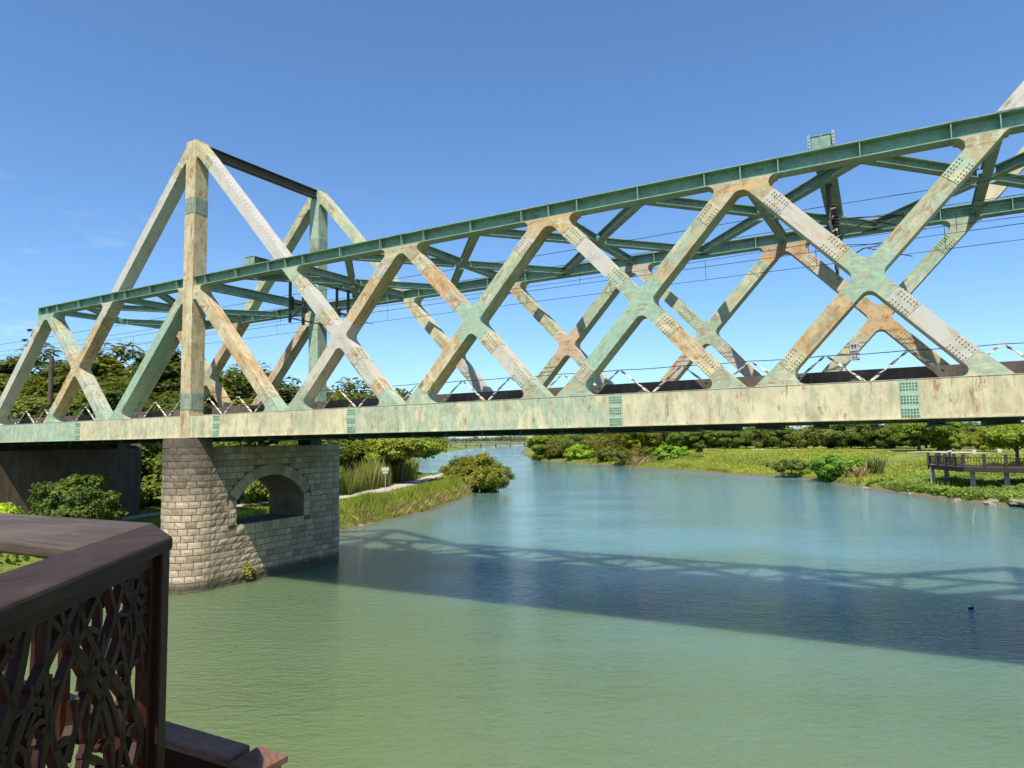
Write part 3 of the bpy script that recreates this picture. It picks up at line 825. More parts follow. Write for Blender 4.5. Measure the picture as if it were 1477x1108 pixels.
# ------------------------------------------------------------------ stone pier
def pier(x0, label):
    t = empty('stone_pier', (x0-.26,0,0), label, 'pier')
    rg = random.Random(int(x0)+5)
    AY0,AY1,SILL = 1.95,6.04,2.66; AC,AR,AZ = 3.99,2.5,2.36
    RING = .5
    sp = AZ+math.sqrt(AR**2-2.045**2)
    # core
    core = MB(); hx=1.25
    arc = [(AC+AR*math.cos(a),AZ+AR*math.sin(a)) for a in np.linspace(math.asin((sp-AZ)/AR), math.pi-math.asin((sp-AZ)/AR), 20)]
    core.box(-hx,hx,.62,AY0,-2.5,6.25); core.box(-hx,hx,AY1,8.1,-2.5,6.25); core.box(-hx,hx,AY0,AY1,-2.5,SILL)
    core.prism_x([(AY1,6.25)]+[(AY1,sp)]+arc[1:-1]+[(AY0,sp),(AY0,6.25)],-hx,hx)
    for cy,sg,zt in ((.62,-1,6.63),(8.1,1,6.25)):
        poly = [(hx*math.cos(a),cy+sg*hx*math.sin(a)) for a in np.linspace(0,math.pi,25)]
        core.prism_z(poly,-2.5,zt)
    core.build('core', M['mortar'], t)
    mb = MB()
    def stone(P, Nn, s0, s1, z0, z1, bulge=None):
        """P(s)->(x,y), Nn(s)->normal"""
        mb.cur = min(1,max(0,rg.gauss(.5,.26)))
        g=.016; s0+=g; s1-=g; z0+=g; z1-=g
        b = bulge or rg.uniform(.022,.042)
        n = 3 if s1-s0>.25 else 2
        ss = [s0+(s1-s0)*i/n for i in range(n+1)]; zs = [z0,z0+(z1-z0)*.5,z1]
        vs=[]; idx={}
        for i,s in enumerate(ss):
            for j,z in enumerate(zs):
                x,y = P(s); nx_,ny_ = Nn(s)
                ed = (i in (0,n)) or (j in (0,2))
                o = b*(.55 if ed else 1.0)+rg.uniform(-.010,.010)
                si = s; zi = z
                idx[i,j]=len(vs); vs.append((x+nx_*o,y+ny_*o,zi))
        base={}
        ring=[(i,0) for i in range(n+1)]+[(n,1)]+[(i,2) for i in range(n,-1,-1)]+[(0,1)]
        fs=[]
        for i in range(n):
            for j in range(2): fs.append((idx[i,j],idx[i+1,j],idx[i+1,j+1],idx[i,j+1]))
        for (i,j) in ring:
            x,y=P(ss[i]); nx_,ny_=Nn(ss[i]); base[i,j]=len(vs); vs.append((x-nx_*.03,y-ny_*.03,zs[j]))
        for a,b2 in zip(ring,ring[1:]+ring[:1]): fs.append((idx[a],base[a],base[b2],idx[b2]))
        mb.add(vs,fs)
    CH=.29
    def course(P,Nn,a,b,z,off,h=CH):
        s=a; first=True
        while s<b-.02:
            wdt = rg.uniform(.38,.56) if not (first and off) else .24
            first=False
            e = s+wdt
            if b-e<.2: e=b
            stone(P,Nn,s,e,z,z+h); s=e
    # near nose / far nose: arc length param
    for cy,sg,zt,r in ((.62,-1,6.63,1.25),(8.1,1,6.25,1.25)):
        P=lambda s,cy=cy,sg=sg,r=r:(r*math.cos(s/r),cy+sg*r*math.sin(s/r))
        Nn=lambda s,sg=sg,r=r:(math.cos(s/r),sg*math.sin(s/r))
        z=-.45; c=0
        while z<zt-.05:
            h=min(CH,zt-z) ; h = zt-z if zt-z-h<.12 else h
            course(P,Nn,0,math.pi*r,z,c%2,h); z+=h; c+=1
    for sx in (1,-1):
        P=lambda s,sx=sx:(sx*1.25,s); Nn=lambda s,sx=sx:(sx,0)
        z=-.45; c=0
        while z<6.2:
            h=min(CH,6.25-z); h = 6.25-z if 6.25-z-h<.12 else h
            iv=[(.62,8.1)]
            def cut(lo,hi):
                nonlocal iv
                out=[]
                for a,b in iv:
                    if hi<=a or lo>=b: out.append((a,b)); continue
                    if lo-a>.1: out.append((a,lo))
                    if b-hi>.1: out.append((hi,b))
                iv=out
            ro=AR+RING
            if z+h>SILL and z<sp: cut(AY0-.42,AY1+.42)
            zz_=z+h*.3
            if z+h>sp-.1 and zz_<AZ+ro:
                hwid=math.sqrt(max(0,ro**2-(zz_-AZ)**2)); hwid=min(hwid, 2.045+.52); 
                if zz_>AZ: cut(AC-hwid,AC+hwid)
            for a,b in iv: course(P,Nn,a,b,z,c%2,h)
            z+=h; c+=1
        # jambs
        z=SILL
        while z<sp-.05:
            h=.38 if sp-z>.55 else sp-z
            for a,b in ((AY0-.42,AY0),(AY1,AY1+.42)): stone(P,Nn,a,b,z,z+h,.05)
            z+=h
        # voussoirs
        a0=math.asin((sp-AZ)/AR); nV=11; xf=sx*1.25
        for i in range(nV):
            t0=a0+(math.pi-2*a0)*i/nV+.004; t1=a0+(math.pi-2*a0)*(i+1)/nV-.004
            mb.cur=min(1,max(0,rg.gauss(.38,.15))); q=[]
            for (tt,rr_) in ((t0,AR),(t1,AR),(t1,AR+RING),(t0,AR+RING)): q.append((AC+rr_*math.cos(tt),AZ+rr_*math.sin(tt)))
            vs=[(xf-sx*.03,y,z_) for y,z_ in q]+[(xf+sx*.062,y,z_) for y,z_ in q]
            mb.add(vs,[(0,1,2,3),(4,5,6,7),(0,1,5,4),(1,2,6,5),(2,3,7,6),(3,0,4,7)])
        # sill stones
        for i in range(8):
            a=AY0+(AY1-AY0)*i/8; stone(P,Nn,a,a+(AY1-AY0)/8,SILL-.42,SILL+.005,.07)
    mb.build('masonry', M['stone'], t)
    for yy in (0.25,7.6):
        b=MB(); b.box(-.45,.45,yy-.35,yy+.5,6.25 if yy>1 else 6.631,6.668); b.build('bearing', M['dark_steel'], t, rust(.5,.3,.2))
    return t
pier(0, 'granite block pier with a round nose and an arched opening under the tall left tower')
pier(36.0, 'second granite block pier under the tower beyond the right edge of the photo')

# abutment
ab = empty('abutment', (-17.6,0,0), 'dark stained concrete abutment under the left end of the bridge', 'abutment')
mb = MB(); mb.box(-1.4,0,-.9,8.75,-.5,6.2); mb.box(-1.4,-.6,-.9,8.75,6.2,7.5); mb.build('front_wall', M['concrete'], ab)
for yy in (-1.3,8.751):
    mb = MB(); mb.prism_y([(-.02,-.5),(-.02,6.3),(-.9,7.5),(-26,7.5),(-26,-.5)],yy,yy+.399); mb.build('wing_wall', M['concrete'], ab)
mb = MB(); mb.box(-26,-1.401,-.9,8.75,4,7.3); mb.build('approach_fill', M['ballast'], ab)
mb = MB(); mb.box(-.5,-.05,.1,.6,6.201,6.66); mb.box(-.5,-.05,7.5,8.0,6.201,6.66); mb.build('bearing', M['dark_steel'], ab, rust(.5,.3,.2))

# ------------------------------------------------------------------ foreground platform
ZR = 5.93
vp = empty('viewing_platform', (22.5,-18,4.75), 'dark timber floor of the viewing platform behind the cast lattice', 'platform')
def local(mb, o):
    mb.v = [(x-o[0],y-o[1],z-o[2]) for x,y,z in mb.v]; return mb
xl = lambda y: 23.9+(-17.1-y)*.786
mb = MB()
y = -22.4
while y < -16.98:
    mb.cur = random.random()
    mb.box(18, min(xl(y),xl(y+.135))-.05, y, y+.135, 4.39, 4.43); y += .147
local(mb,(22.5,-18,4.75)).build('floor_boards', M['deck_red'], vp)
mb = MB(); mb.box(18,23.7,-16.95,-16.87,4.10,4.46); local(mb,(22.5,-18,4.75)).build('edge_beam', M['wood_x'], vp)
for x in (18.6,21.0,23.2):
    mb = MB(); mb.box(x-.1,x+.1,-17.3,-17.1,2.0,4.385); local(mb,(22.5,-18,4.75)).build('support_post', M['wood_y'], vp)

rl = empty('platform_railing', (23.9,-17.1,4.75), 'dark brown timber capped railing with cast leaf lattice in the left foreground', 'railing')
O = (23.9,-17.1,4.75)
dv = Vector((-.618,.786)); nv = Vector((.786,.618))
def tip(p, k): return (p[0]-dv.x*k, p[1]-dv.y*k)
mb = MB(); mb.prism_z([(23.60,-16.90),(24.20,-17.20),tip((24.20,-17.20),3.6),tip((23.995,-17.38),3.5)], ZR-.062, ZR)
local(mb,O).build('top_rail', M['wood_y'], rl, bevel=.014)
mb = MB(); mb.prism_z([(19.0,-17.62),(24.16,-17.575),(23.615,-16.905),(19.0,-16.98)], ZR-.060, ZR-.002)
local(mb,O).build('top_rail', M['wood_x'], rl, bevel=.012)
for (a,b,z0,z1) in (((23.93,-17.11),tip((23.93,-17.11),3.4),ZR-.10,ZR-.065),):
    mb = MB(); mb.bar((a[0],a[1],(z0+z1)/2),(b[0],b[1],(z0+z1)/2),.13,z1-z0); local(mb,O).build('under_rail', M['cast'], rl, bevel=.006)
mb = MB(); mb.bar((19,-17.3,ZR-.083),(23.7,-17.28,ZR-.083),.16,.04); local(mb,O).build('under_rail', M['cast'], rl, bevel=.006)
c0 = Vector((23.86,-17.06))
mb = MB(); mb.bar((c0.x,c0.y,4.0),(c0.x,c0.y,ZR-.066),.11,.11,(dv.x,dv.y,0)); local(mb,O).build('corner_post', M['cast'], rl, bevel=.008)
# lattice panel: flat cast stems
def panel(A, dirv, length, z0, z1, seed, dens=1.0, thick=.032):
    """A: start (x,y); s runs along dirv"""
    rg = random.Random(seed); mb = MB(); n = Vector((-dirv.y,dirv.x))
    def P(s,z): return Vector((A.x+dirv.x*s, A.y+dirv.y*s, z))
    def ribbon_(pts, w):
        for side in (0,):
            vs=[]; fs=[]; m=len(pts)
            for i,(s,z) in enumerate(pts):
                a=pts[max(i-1,0)]; b=pts[min(i+1,m-1)]; t=Vector((b[0]-a[0],b[1]-a[1])).normalized(); q=Vector((-t.y,t.x))
                ww = w*(1-.35*abs(2*i/(m-1)-1))
                for (u,v) in ((-1,-1),(1,-1),(1,1),(-1,1)):
                    p=P(s+q.x*ww*u/2, z+q.y*ww*u/2); vs.append((p.x+n.x*thick*v/2, p.y+n.y*thick*v/2, p.z))
            for i in range(m-1):
                for k in range(4): fs.append((i*4+k,i*4+(k+1)%4,i*4+4+(k+1)%4,i*4+4+k))
            fs += [(0,1,2,3),tuple((m-1)*4+k for k in (3,2,1,0))]
            mb.add(vs,fs)
    H=z1-z0
    # long stems leaning both ways with slow bends
    for lean,step,wd in ((1,.15,.034),(-1,.24,.050)):
        s=-H
        while s<length+H:
            ph=rg.uniform(0,6); am=rg.uniform(.05,.13); sl=rg.uniform(.45,1.05)*lean; rg_f=rg.uniform(4,8)
            pts=[]
            for i in range(17):
                t=i/16; ss=s+sl*H*(t-.5)+am*math.sin(ph+t*rg_f); zz_=z0+H*t
                if -.01<=ss<=length: pts.append((ss,zz_))
                elif len(pts)>2: break
                else: pts=[]
            if len(pts)>2: ribbon_(pts, wd*rg.uniform(.75,1.25))
            s+=step*rg.uniform(.7,1.3)/dens
    # twigs between the stems
    for q in range(int(length*60*dens)):
        s=rg.uniform(0,length); z=rg.uniform(z0+.03,z1-.03); a=rg.choice([.75,2.3,1.1,2.0])+rg.uniform(-.2,.2); l=rg.uniform(.10,.26); cv=rg.uniform(-1.9,1.9)
        pts=[]
        for i in range(7):
            aa=a+cv*i/6; 
            if pts: s+=math.cos(aa)*l/6; z+=math.sin(aa)*l/6
            s_=min(max(s,0),length); z_=min(max(z,z0),z1)
            pts.append((s_,z_))
        if (pts[0][0]-pts[-1][0])**2+(pts[0][1]-pts[-1][1])**2>.003: ribbon_(pts, rg.uniform(.018,.030))
    # frame
    for (zb_,zt_) in ((z0-.045,z0),(z1,z1+.05)):
        a=P(0,(zb_+zt_)/2); b=P(length,(zb_+zt_)/2); mb.bar(a,b,.045,zt_-zb_)
    for s_ in (0.0,length): a=P(s_,z0); b=P(s_,z1); mb.bar(a,b,.045,.05,(dirv.x,dirv.y,0))
    return mb
p0 = c0 - dv*.085
local(panel(p0, -dv, 1.5, 4.55, 5.76, 4),O).build('lattice_panel', M['cast'], rl)
local(panel(p0-dv*1.62, -dv, 1.5, 4.55, 5.76, 9),O).build('lattice_panel', M['cast'], rl)
p1 = p0-dv*1.56
mb = MB(); mb.bar((p1.x,p1.y,4.2),(p1.x,p1.y,ZR-.066),.07,.07,(dv.x,dv.y,0)); local(mb,O).build('post', M['cast'], rl)
# far side of the railing has plain uprights and two rails
for zc,hh in ((5.60,.06),(4.60,.06)):
    mb = MB(); mb.bar((19.0,-17.28,zc),(23.72,-17.24,zc),.06,hh); local(mb,O).build('rail', M['cast'], rl)
for i in range(19):
    x = 19.1+i*.245
    mb = MB(); mb.box(x-.02,x+.02,-17.29,-17.25,4.63,5.57); local(mb,O).build('baluster', M['cast'], rl)

lr = empty('kerb_rail', (23.9,-16.42,4.1), 'low brown timber rail ending in a pyramid capped post, outside the platform railing', 'railing')
O2 = (23.9,-16.42,4.1)
mb = MB(); mb.prism_z([(18.6,-16.56),(23.74,-16.50),(23.70,-16.335),(18.6,-16.36)],4.54,4.60); local(mb,O2).build('rail', M['wood_brown'], lr, bevel=.01)
mb = MB(); mb.box(18.6,23.66,-16.47,-16.41,4.36,4.535); local(mb,O2).build('under_rail', M['cast'], lr)
mb = MB(); px,py = 23.87,-16.42; mb.box(px-.085,px+.085,py-.085,py+.085,3.2,4.55); local(mb,O2).build('post', M['wood_brown'], lr, bevel=.008)
h_ = .108
mb = MB(); mb.add([(px-h_,py-h_,4.551),(px+h_,py-h_,4.551),(px+h_,py+h_,4.551),(px-h_,py+h_,4.551),(px-h_,py-h_,4.585),(px+h_,py-h_,4.585),(px+h_,py+h_,4.585),(px-h_,py+h_,4.585),(px,py,4.66)],
   [(3,2,1,0),(0,1,5,4),(1,2,6,5),(2,3,7,6),(3,0,4,7),(4,5,8),(5,6,8),(6,7,8),(7,4,8)]); local(mb,O2).build('post_cap', M['wood_brown'], lr)
# earth under the platform
mb = MB(); a = [(8,-34),(23.7,-34),(23.7,-16.5),(8,-16.5)]; b = [(6,-36),(24.2,-36),(24.2,-16.0),(6,-16.0)]
mb.add([(x,y,4.0) for x,y in a]+[(x,y,-1.5) for x,y in b],[(0,1,2,3)]+[(i,(i+1)%4,(i+1)%4+4,i+4) for i in range(4)])
tag(mb.build('ground', M['ground']), 'grassy earth under the viewing platform', 'ground', kind='structure')

# ------------------------------------------------------------------ foliage
def rhomb(P, Nrm, size, rg, elong=1.5):
    """P (n,3), normals (n,3), size (n,) -> quads (4n,3)"""
    n = len(P); a = rg.normal(size=(n,3)); a -= (a*Nrm).sum(1,keepdims=True)*Nrm; a /= np.linalg.norm(a,axis=1,keepdims=True)+1e-9
    b = np.cross(Nrm,a); s = size[:,None]
    V = np.empty((n,4,3)); V[:,0] = P-a*s*.5*elong; V[:,1] = P+b*s*.42; V[:,2] = P+a*s*.5*elong; V[:,3] = P-b*s*.42
    V[:,1] += Nrm*s*.12; V[:,3] += Nrm*s*.12
    return V.reshape(-1,3)
def crown_mesh(name, seed, rx, ry, rz, z0, clumps, per, leaf, cr, shape='round', droop=0):
    """leaf-sized faces gathered in clumps through the volume of an uneven crown"""
    rg = np.random.RandomState(seed)
    C = []
    lob = rg.uniform(.7,1.15,6); la = rg.uniform(0,6.28,6)
    while len(C) < clumps:
        v = rg.normal(size=3); v /= np.linalg.norm(v)
        r = rg.uniform(.35,1.0)**.6
        az = math.atan2(v[1],v[0]); f = 1+.18*math.sin(2*az+la[0])+.14*math.sin(3*az+la[1])+.16*math.sin(5*v[2]+la[2])
        if shape == 'round' and v[2] < -.62: continue
        p = v*r*f
        if shape == 'cone':
            t = rg.uniform(0,1)**.8; rr = (1-t)**.85*rg.uniform(.35,1.05)
            p = np.array([math.cos(az)*rr, math.sin(az)*rr, t*2-1])
        if shape == 'flat': p[2] = p[2]*.55+.2*(1-np.hypot(p[0],p[1]))
        C.append((p[0]*rx,p[1]*ry,p[2]*rz+z0+rz))
    C = np.array(C); n = clumps*per
    ci = np.repeat(np.arange(clumps),per)
    sc = rg.uniform(.7,1.3,clumps)[ci][:,None]
    off = rg.normal(size=(n,3)); off /= np.linalg.norm(off,axis=1,keepdims=True); off *= (rg.uniform(0,1,(n,1))**.45)
    P = C[ci]+off*np.array([1,1,.68])*cr*sc
    ctr = np.array([0,0,z0+rz*.8]); od = P-ctr; od /= np.linalg.norm(od,axis=1,keepdims=True)+1e-6
    Nn = od*.35+off*.55+np.array([0,0,.55])+rg.normal(size=(n,3))*.42; Nn /= np.linalg.norm(Nn,axis=1,keepdims=True)
    if droop: P[:,2] -= droop*rg.uniform(0,1,n)*np.linalg.norm(off,axis=1)
    V = rhomb(P,Nn,leaf*rg.uniform(.6,1.4,n),rg, 1.6)
    tint = np.clip(rg.uniform(.15,.75,clumps)[ci]+rg.normal(size=n)*.16,0,1)
    return np_mesh(name,V,4,tint), C
def trunk_mesh(name, C, h, r, seed, lean=.3, limbs=7):
    rg = random.Random(seed); mb = MB()
    top = Vector((rg.uniform(-lean,lean),rg.uniform(-lean,lean),h)); pts = [Vector((0,0,-.4)),Vector((top.x*.2,top.y*.3,h*.35)),Vector((top.x*.7,top.y*.6,h*.7)),top]
    mb.tube(pts,[r*1.35,r,r*.8,r*.55],8)
    sel = list(range(len(C))); rg.shuffle(sel)
    for i in sel[:limbs]:
        e = Vector(C[i]); s = pts[2]+(top-pts[2])*rg.uniform(-.3,1); m = (s+e)*.5+Vector((rg.uniform(-.2,.2),rg.uniform(-.2,.2),-.25))
        mb.tube([s,m,e],[r*.5,r*.32,r*.1],6)
    me = bpy.data.meshes.new(name); me.from_pydata(mb.v,[],mb.f); me.polygons.foreach_set('use_smooth',[True]*len(me.polygons)); me.materials.append(M['bark'])
    return me
PROTO = {}
def proto(key, seed, rx, ry, rz, z0, clumps, per, leaf, cr, shape='round', tr=.16, limbs=7, mat='leaf', droop=0):
    cm, C = crown_mesh('crown', seed, rx, ry, rz, z0, clumps, per, leaf, cr, shape, droop); cm.materials.append(M[mat])
    PROTO[key] = (cm, trunk_mesh('trunk', C, z0+rz*.9, tr, seed, limbs=limbs), z0+2*rz)
proto('round', 1, 3.0,2.9,2.9, .1, 68, 240, .20, .85, 'full')
proto('round2', 2, 3.4,3.0,3.0, .0, 76, 230, .21, .9, 'full')
proto('broad', 3, 4.0,3.6,2.2, 1.5, 78, 230, .20, .8, 'flat', tr=.2)
proto('feather', 4, 1.9,1.9,4.4, 1.4, 80, 200, .17, .6, 'cone', tr=.15)
proto('open', 5, 3.0,2.8,2.7, .1, 50, 140, .18, .8, 'full', tr=.13, limbs=16)
proto('bushy', 6, 2.6,2.4,1.6, .3, 64, 210, .17, .65, 'full', tr=.08, limbs=10)
proto('bare', 8, 2.7,2.4,2.5, .1, 40, 62, .18, .9, 'full', tr=.13, limbs=22)
def tree(name, key, x, y, z, ztop, label, group, tint=(1,1,1), wide=1.0, cat='tree', rot=None):
    cm, tm, h = PROTO[key]
    t = empty(name, (x,y,z), label, cat, group)
    s = (ztop-z)/h; t.scale = (s*wide,s*wide,s); t.rotation_euler.z = rot if rot is not None else random.uniform(0,6.28)
    c = link('crown', cm, None, t, (*tint,1)); k = link('trunk', tm, None, t)
    return t
# ----- hill behind the left end of the bridge: (x, y, ztop, kind, tint, label)
hill_trees = [
 (-58,18,18.0,'round2',(.75,.85,.8),'dark round tree on the hill at the left edge of the photo'),
 (-55,21,18.2,'round',(.9,.95,.7),'olive round tree on the hill right of the left end post'),
 (-52,24,18.6,'round2',(.8,.9,.8),'dark broad tree on the hill inside the leftmost V of the truss'),
 (-49,24.5,18.0,'round',(.95,.95,.75),'olive tree on the hill just left of the leftmost crossing'),
 (-47,27,17.2,'open',(.85,.85,.75),'loose dull tree on the hill above the leftmost crossing'),
 (-45,26.5,18.7,'feather',(.6,.75,.7),'dark feathery pointed tree on the hill, left one of the pair near the tower'),
 (-42.5,28,19.3,'feather',(.65,.78,.7),'taller dark feathery tree on the hill close to the tower post'),
 (-40.5,29.5,17.6,'round2',(.7,.82,.75),'dark tree on the hill hidden partly by the orange tower post'),
 (-37,31.5,15.6,'round',(.85,.95,.8),'dark green round tree on the hill right of the tower post'),
 (-34.5,32.5,14.8,'round2',(.9,.95,.75),'rounded tree on the falling ridge right of the tower post'),
 (-31.5,34.5,14.2,'round',(.75,.85,.75),'dark tree on the ridge between the two tower posts'),
 (-39.7,47,17.0,'broad',(.9,.95,.7),'broad low crowned tree between the two tower posts'),
 (-38.8,51.6,15.6,'round2',(.85,.9,.7),'tree at the foot of the ridge just left of the far tower post'),
 (-38.3,56.4,15.4,'round',(.95,1.0,.8),'small round tree top seen right of the far tower post'),
 (-62,13,16.6,'round',(.9,.9,.8),'olive tree cut by the left edge of the photo'),
 (-50.5,19,15.2,'round2',(.8,.88,.8),'dull dark tree on the slope below the leftmost V'),
 (-43.5,22,15.4,'round',(1.05,1.0,.75),'brownish olive tree on the slope behind the leftmost crossing'),
 (-39,24.5,15.6,'round2',(.8,.85,.75),'dark tree on the slope below the feathery pair'),
 (-35,27,14.2,'round',(.9,.95,.75),'olive tree on the slope just left of the orange tower post'),
 (-32,29.5,13.6,'round2',(.85,.9,.75),'dull tree on the slope just right of the orange tower post'),
 # nearer, lower row
 (-46,14,14.2,'round',(1.15,1.2,.7),'bright green tree low behind the left end post'),
 (-42,15.5,14.4,'broad',(1.0,1.1,.7),'green spreading tree low behind the leftmost V'),
 (-38.5,18,13.6,'round2',(1.05,1.1,.8),'green tree beside the brown utility pole'),
 (-36,19,13.4,'round',(.8,.95,.75),'dark leafy tree low behind the leftmost crossing'),
 (-33.5,20.5,12.6,'broad',(1.5,1.4,.6),'yellow green tree low behind the second diagonal'),
 (-31,22.5,12.6,'round2',(.8,.9,.75),'dark bushy tree low left of the tower post'),
 (-28,24,11.2,'round',(1.5,1.4,.6),'yellow green tree low right of the tower post'),
 (-25.5,26.5,12.2,'round2',(.85,.95,.8),'dark green tree low between the tower posts'),
 (-37.4,42.8,14.0,'round',(.95,1.0,.75),'mid green tree low left of the far tower post'),
 (-34.8,46,12.6,'broad',(1.2,1.2,.6),'yellowish low tree by the foot of the far tower post'),
]
for x,y,zt,k,tn,lab in hill_trees:
    tree('hill_tree', k, x, y, zl(x,y)-.2, zt-2.3, lab, 'trees on the hill behind the bridge', (tn[0]*.98,tn[1]*.90,tn[2]*.8), 1.4)
# undergrowth below the deck and behind the pier
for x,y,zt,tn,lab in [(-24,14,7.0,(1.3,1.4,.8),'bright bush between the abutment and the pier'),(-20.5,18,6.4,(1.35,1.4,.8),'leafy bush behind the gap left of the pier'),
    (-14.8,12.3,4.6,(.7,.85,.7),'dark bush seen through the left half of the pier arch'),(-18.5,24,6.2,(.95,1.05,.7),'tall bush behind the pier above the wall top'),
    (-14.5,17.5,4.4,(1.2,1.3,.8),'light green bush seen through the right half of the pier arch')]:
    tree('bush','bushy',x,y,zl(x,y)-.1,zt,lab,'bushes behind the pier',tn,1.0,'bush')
# bright tree and mangrove on the left bank
tree('leafy_tree','broad',-20.5,41.5,zl(-20.5,41.5),7.9,'bright yellow green tree above the reeds right of the pier',None,(1.75,1.7,.95),1.2)
tree('leafy_tree','round',-25.5,42,zl(-25.5,42),7.6,'darker green tree behind the left side of the bright yellow green tree',None,(1.35,1.4,.9),1.0)
def bush_mesh(seed, rx, ry, rz, z0, clumps, per, leaf, cr):
    return crown_mesh('foliage', seed, rx, ry, rz, z0, clumps, per, leaf, cr)[0]
def bush(name, x, y, z, seed, dims, clumps, per, leaf, cr, label, tint, mat='leaf', group=None, shape='full'):
    t = empty(name,(x,y,z),label,'bush',group); me, C = crown_mesh('foliage',seed,*dims,clumps,per,leaf,cr,shape); me.materials.append(M[mat])
    link('foliage',me,None,t,(*tint,1)); tm = trunk_mesh('stem',C,dims[3]+dims[2]*.6,.07,seed,limbs=14); link('stem',tm,None,t); return t
bush('mangrove_bush',-17.6,53.2,-.1,21,(4.3,4.2,2.35,-.3),210,150,.17,.68,'large olive mangrove bush overhanging the water on the left bank',(1.6,1.4,.8))
bush('mangrove_bush',-22.0,58.5,.6,22,(3.0,3.0,1.6,.2),90,110,.20,.7,'smaller olive bush behind the large mangrove bush',(1.25,1.15,.75))
bush('leafy_bush',-8.9,.3,1.5,23,(2.5,1.8,1.55,.2),110,120,.13,.45,'dark glossy leafy bush in front of the abutment',(.85,1.0,.85))
bush('leafy_bush',-12.6,-2.2,1.5,24,(2.3,1.8,1.0,.1),80,100,.13,.45,'low yellow green bush left of the dark glossy bush',(1.7,1.65,.9),'vine')
bush('pier_weed',1.15,2.6,.05,25,(.18,.3,.38,.0),10,30,.10,.15,'small tuft of weeds growing at the foot of the pier',(1.4,1.3,.8),'reed')

# blades: grass and reeds
def blades(P, h, w, rg, lean=.35):
    n = len(P); az = rg.uniform(0,6.28,n); t = np.stack([np.cos(az),np.sin(az),np.zeros(n)],1)
    b = rg.uniform(0,6.28,n); L_ = np.stack([np.cos(b),np.sin(b),np.zeros(n)],1)*(rg.uniform(.1,1,n)*lean*h)[:,None]
    V = np.empty((n,4,3)); up_ = np.zeros((n,3)); up_[:,2] = h
    V[:,0] = P-t*w[:,None]/2; V[:,1] = P+t*w[:,None]/2
    V[:,2] = P+L_*.45+up_*.62+t*w[:,None]*.38; V[:,3] = P+L_+up_
    return V.reshape(-1,3)
def scatter(poly, side, hfn, n, smin, smax, dmin, dmax, rg, dpow=1.0):
    """points along a shoreline: arclength range and distance-inland range"""
    P = np.array(poly,float); seg = np.diff(P,axis=0); sl_ = np.hypot(seg[:,0],seg[:,1]); cs = np.concatenate([[0],np.cumsum(sl_)])
    s = rg.uniform(smin,smax,n); i = np.clip(np.searchsorted(cs,s)-1,0,len(seg)-1); t = (s-cs[i])/sl_[i]
    base = P[i]+seg[i]*t[:,None]; nr = np.stack([-seg[i][:,1],seg[i][:,0]],1)/sl_[i][:,None]*side
    d = dmin+(dmax-dmin)*rg.uniform(0,1,n)**dpow
    XY = base+nr*d[:,None]
    Z = hfn(XY[:,0],XY[:,1]); dd = sdist(XY[:,0],XY[:,1],poly,side)
    ok = (Z>.08)&(dd>dmin*.6); 
    return np.concatenate([XY,Z[:,None]],1)[ok], dd[ok]
def arclen(poly, x, y):
    P = np.array(poly,float); seg = np.diff(P,axis=0); sl_ = np.hypot(seg[:,0],seg[:,1]); cs = np.concatenate([[0],np.cumsum(sl_)])
    best=(1e9,0)
    for i in range(len(seg)):
        t=np.clip(((x-P[i,0])*seg[i,0]+(y-P[i,1])*seg[i,1])/sl_[i]**2,0,1); q=P[i]+seg[i]*t; d=np.hypot(x-q[0],y-q[1])
        if d<best[0]: best=(d,cs[i]+t*sl_[i])
    return best[1]
def pathmask(P, pts, w):
    d = np.abs(sdist(P[:,0],P[:,1],pts,1)); return d > w
rg = np.random.RandomState(5)
def fnoise(P, s, seed): return wob(P[:,0],P[:,1],s,seed)*.5+.5
# left bank grass
s0, s1 = arclen(LEFT,-6,2), arclen(LEFT,-24,68)
P, d = scatter(LEFT,1,h_left,52000,s0,s1,.15,9,rg,1.3); k = pathmask(P,PATH_L,1.15); P=P[k]; d=d[k]
h = (.16+.62*np.exp(-((d-1.6)/1.3)**2))*rg.uniform(.6,1.3,len(P))*(.65+.6*fnoise(P,.8,2.))
V = blades(P,h,rg.uniform(.03,.075,len(P)),rg)
me = np_mesh('grass',V,4,np.clip(fnoise(P,.5,.7)*.6+rg.uniform(0,.45,len(P)),0,1)); tag(link('grass',me,M['grass'],None,(1,1,1,1)),'green grass along the left bank edge','grass',kind='stuff')
P, d = scatter(LEFT,1,h_left,3400,s0,s1,.1,1.1,rg,1.0); k = fnoise(P,1.1,7.)>.33; P = P[k]; h = rg.uniform(.3,.85,len(P))
P[:,2] += rg.uniform(0,.25,len(P)); V = blades(P,h*.7,rg.uniform(.02,.045,len(P)),rg,1.3); 
me = np_mesh('dry_grass',V,4,rg.uniform(0,1,len(P))); tag(link('dry_grass',me,M['dry'],None,(1,1,1,1)),'dry straw coloured grass hanging over the left bank','grass',kind='stuff')
XY = np.stack([rg.uniform(-34,-7.5,26000),rg.uniform(-26,-1.5,26000)],1); P = np.concatenate([XY,h_left(XY[:,0],XY[:,1])[:,None]],1); k = sdist(P[:,0],P[:,1],LEFT,1)>.4; P = P[k]
P[:,2] += rg.uniform(.05,.7,len(P))*(.3+.9*fnoise(P,.7,1.1)); Nn = rg.normal(size=P.shape)*.5+np.array([.1,-.2,1.]); Nn /= np.linalg.norm(Nn,axis=1,keepdims=True)
V = rhomb(P,Nn,rg.uniform(.12,.26,len(P)),rg,1.3); me = np_mesh('ground_cover',V,4,np.clip(fnoise(P,.6,2.)*.6+rg.uniform(-.1,.4,len(P)),0,1))
tag(link('ground_cover',me,M['vine'],None,(.9,.95,.8,1)),'leafy weeds on the left bank seen through the platform railing','weeds',kind='stuff')
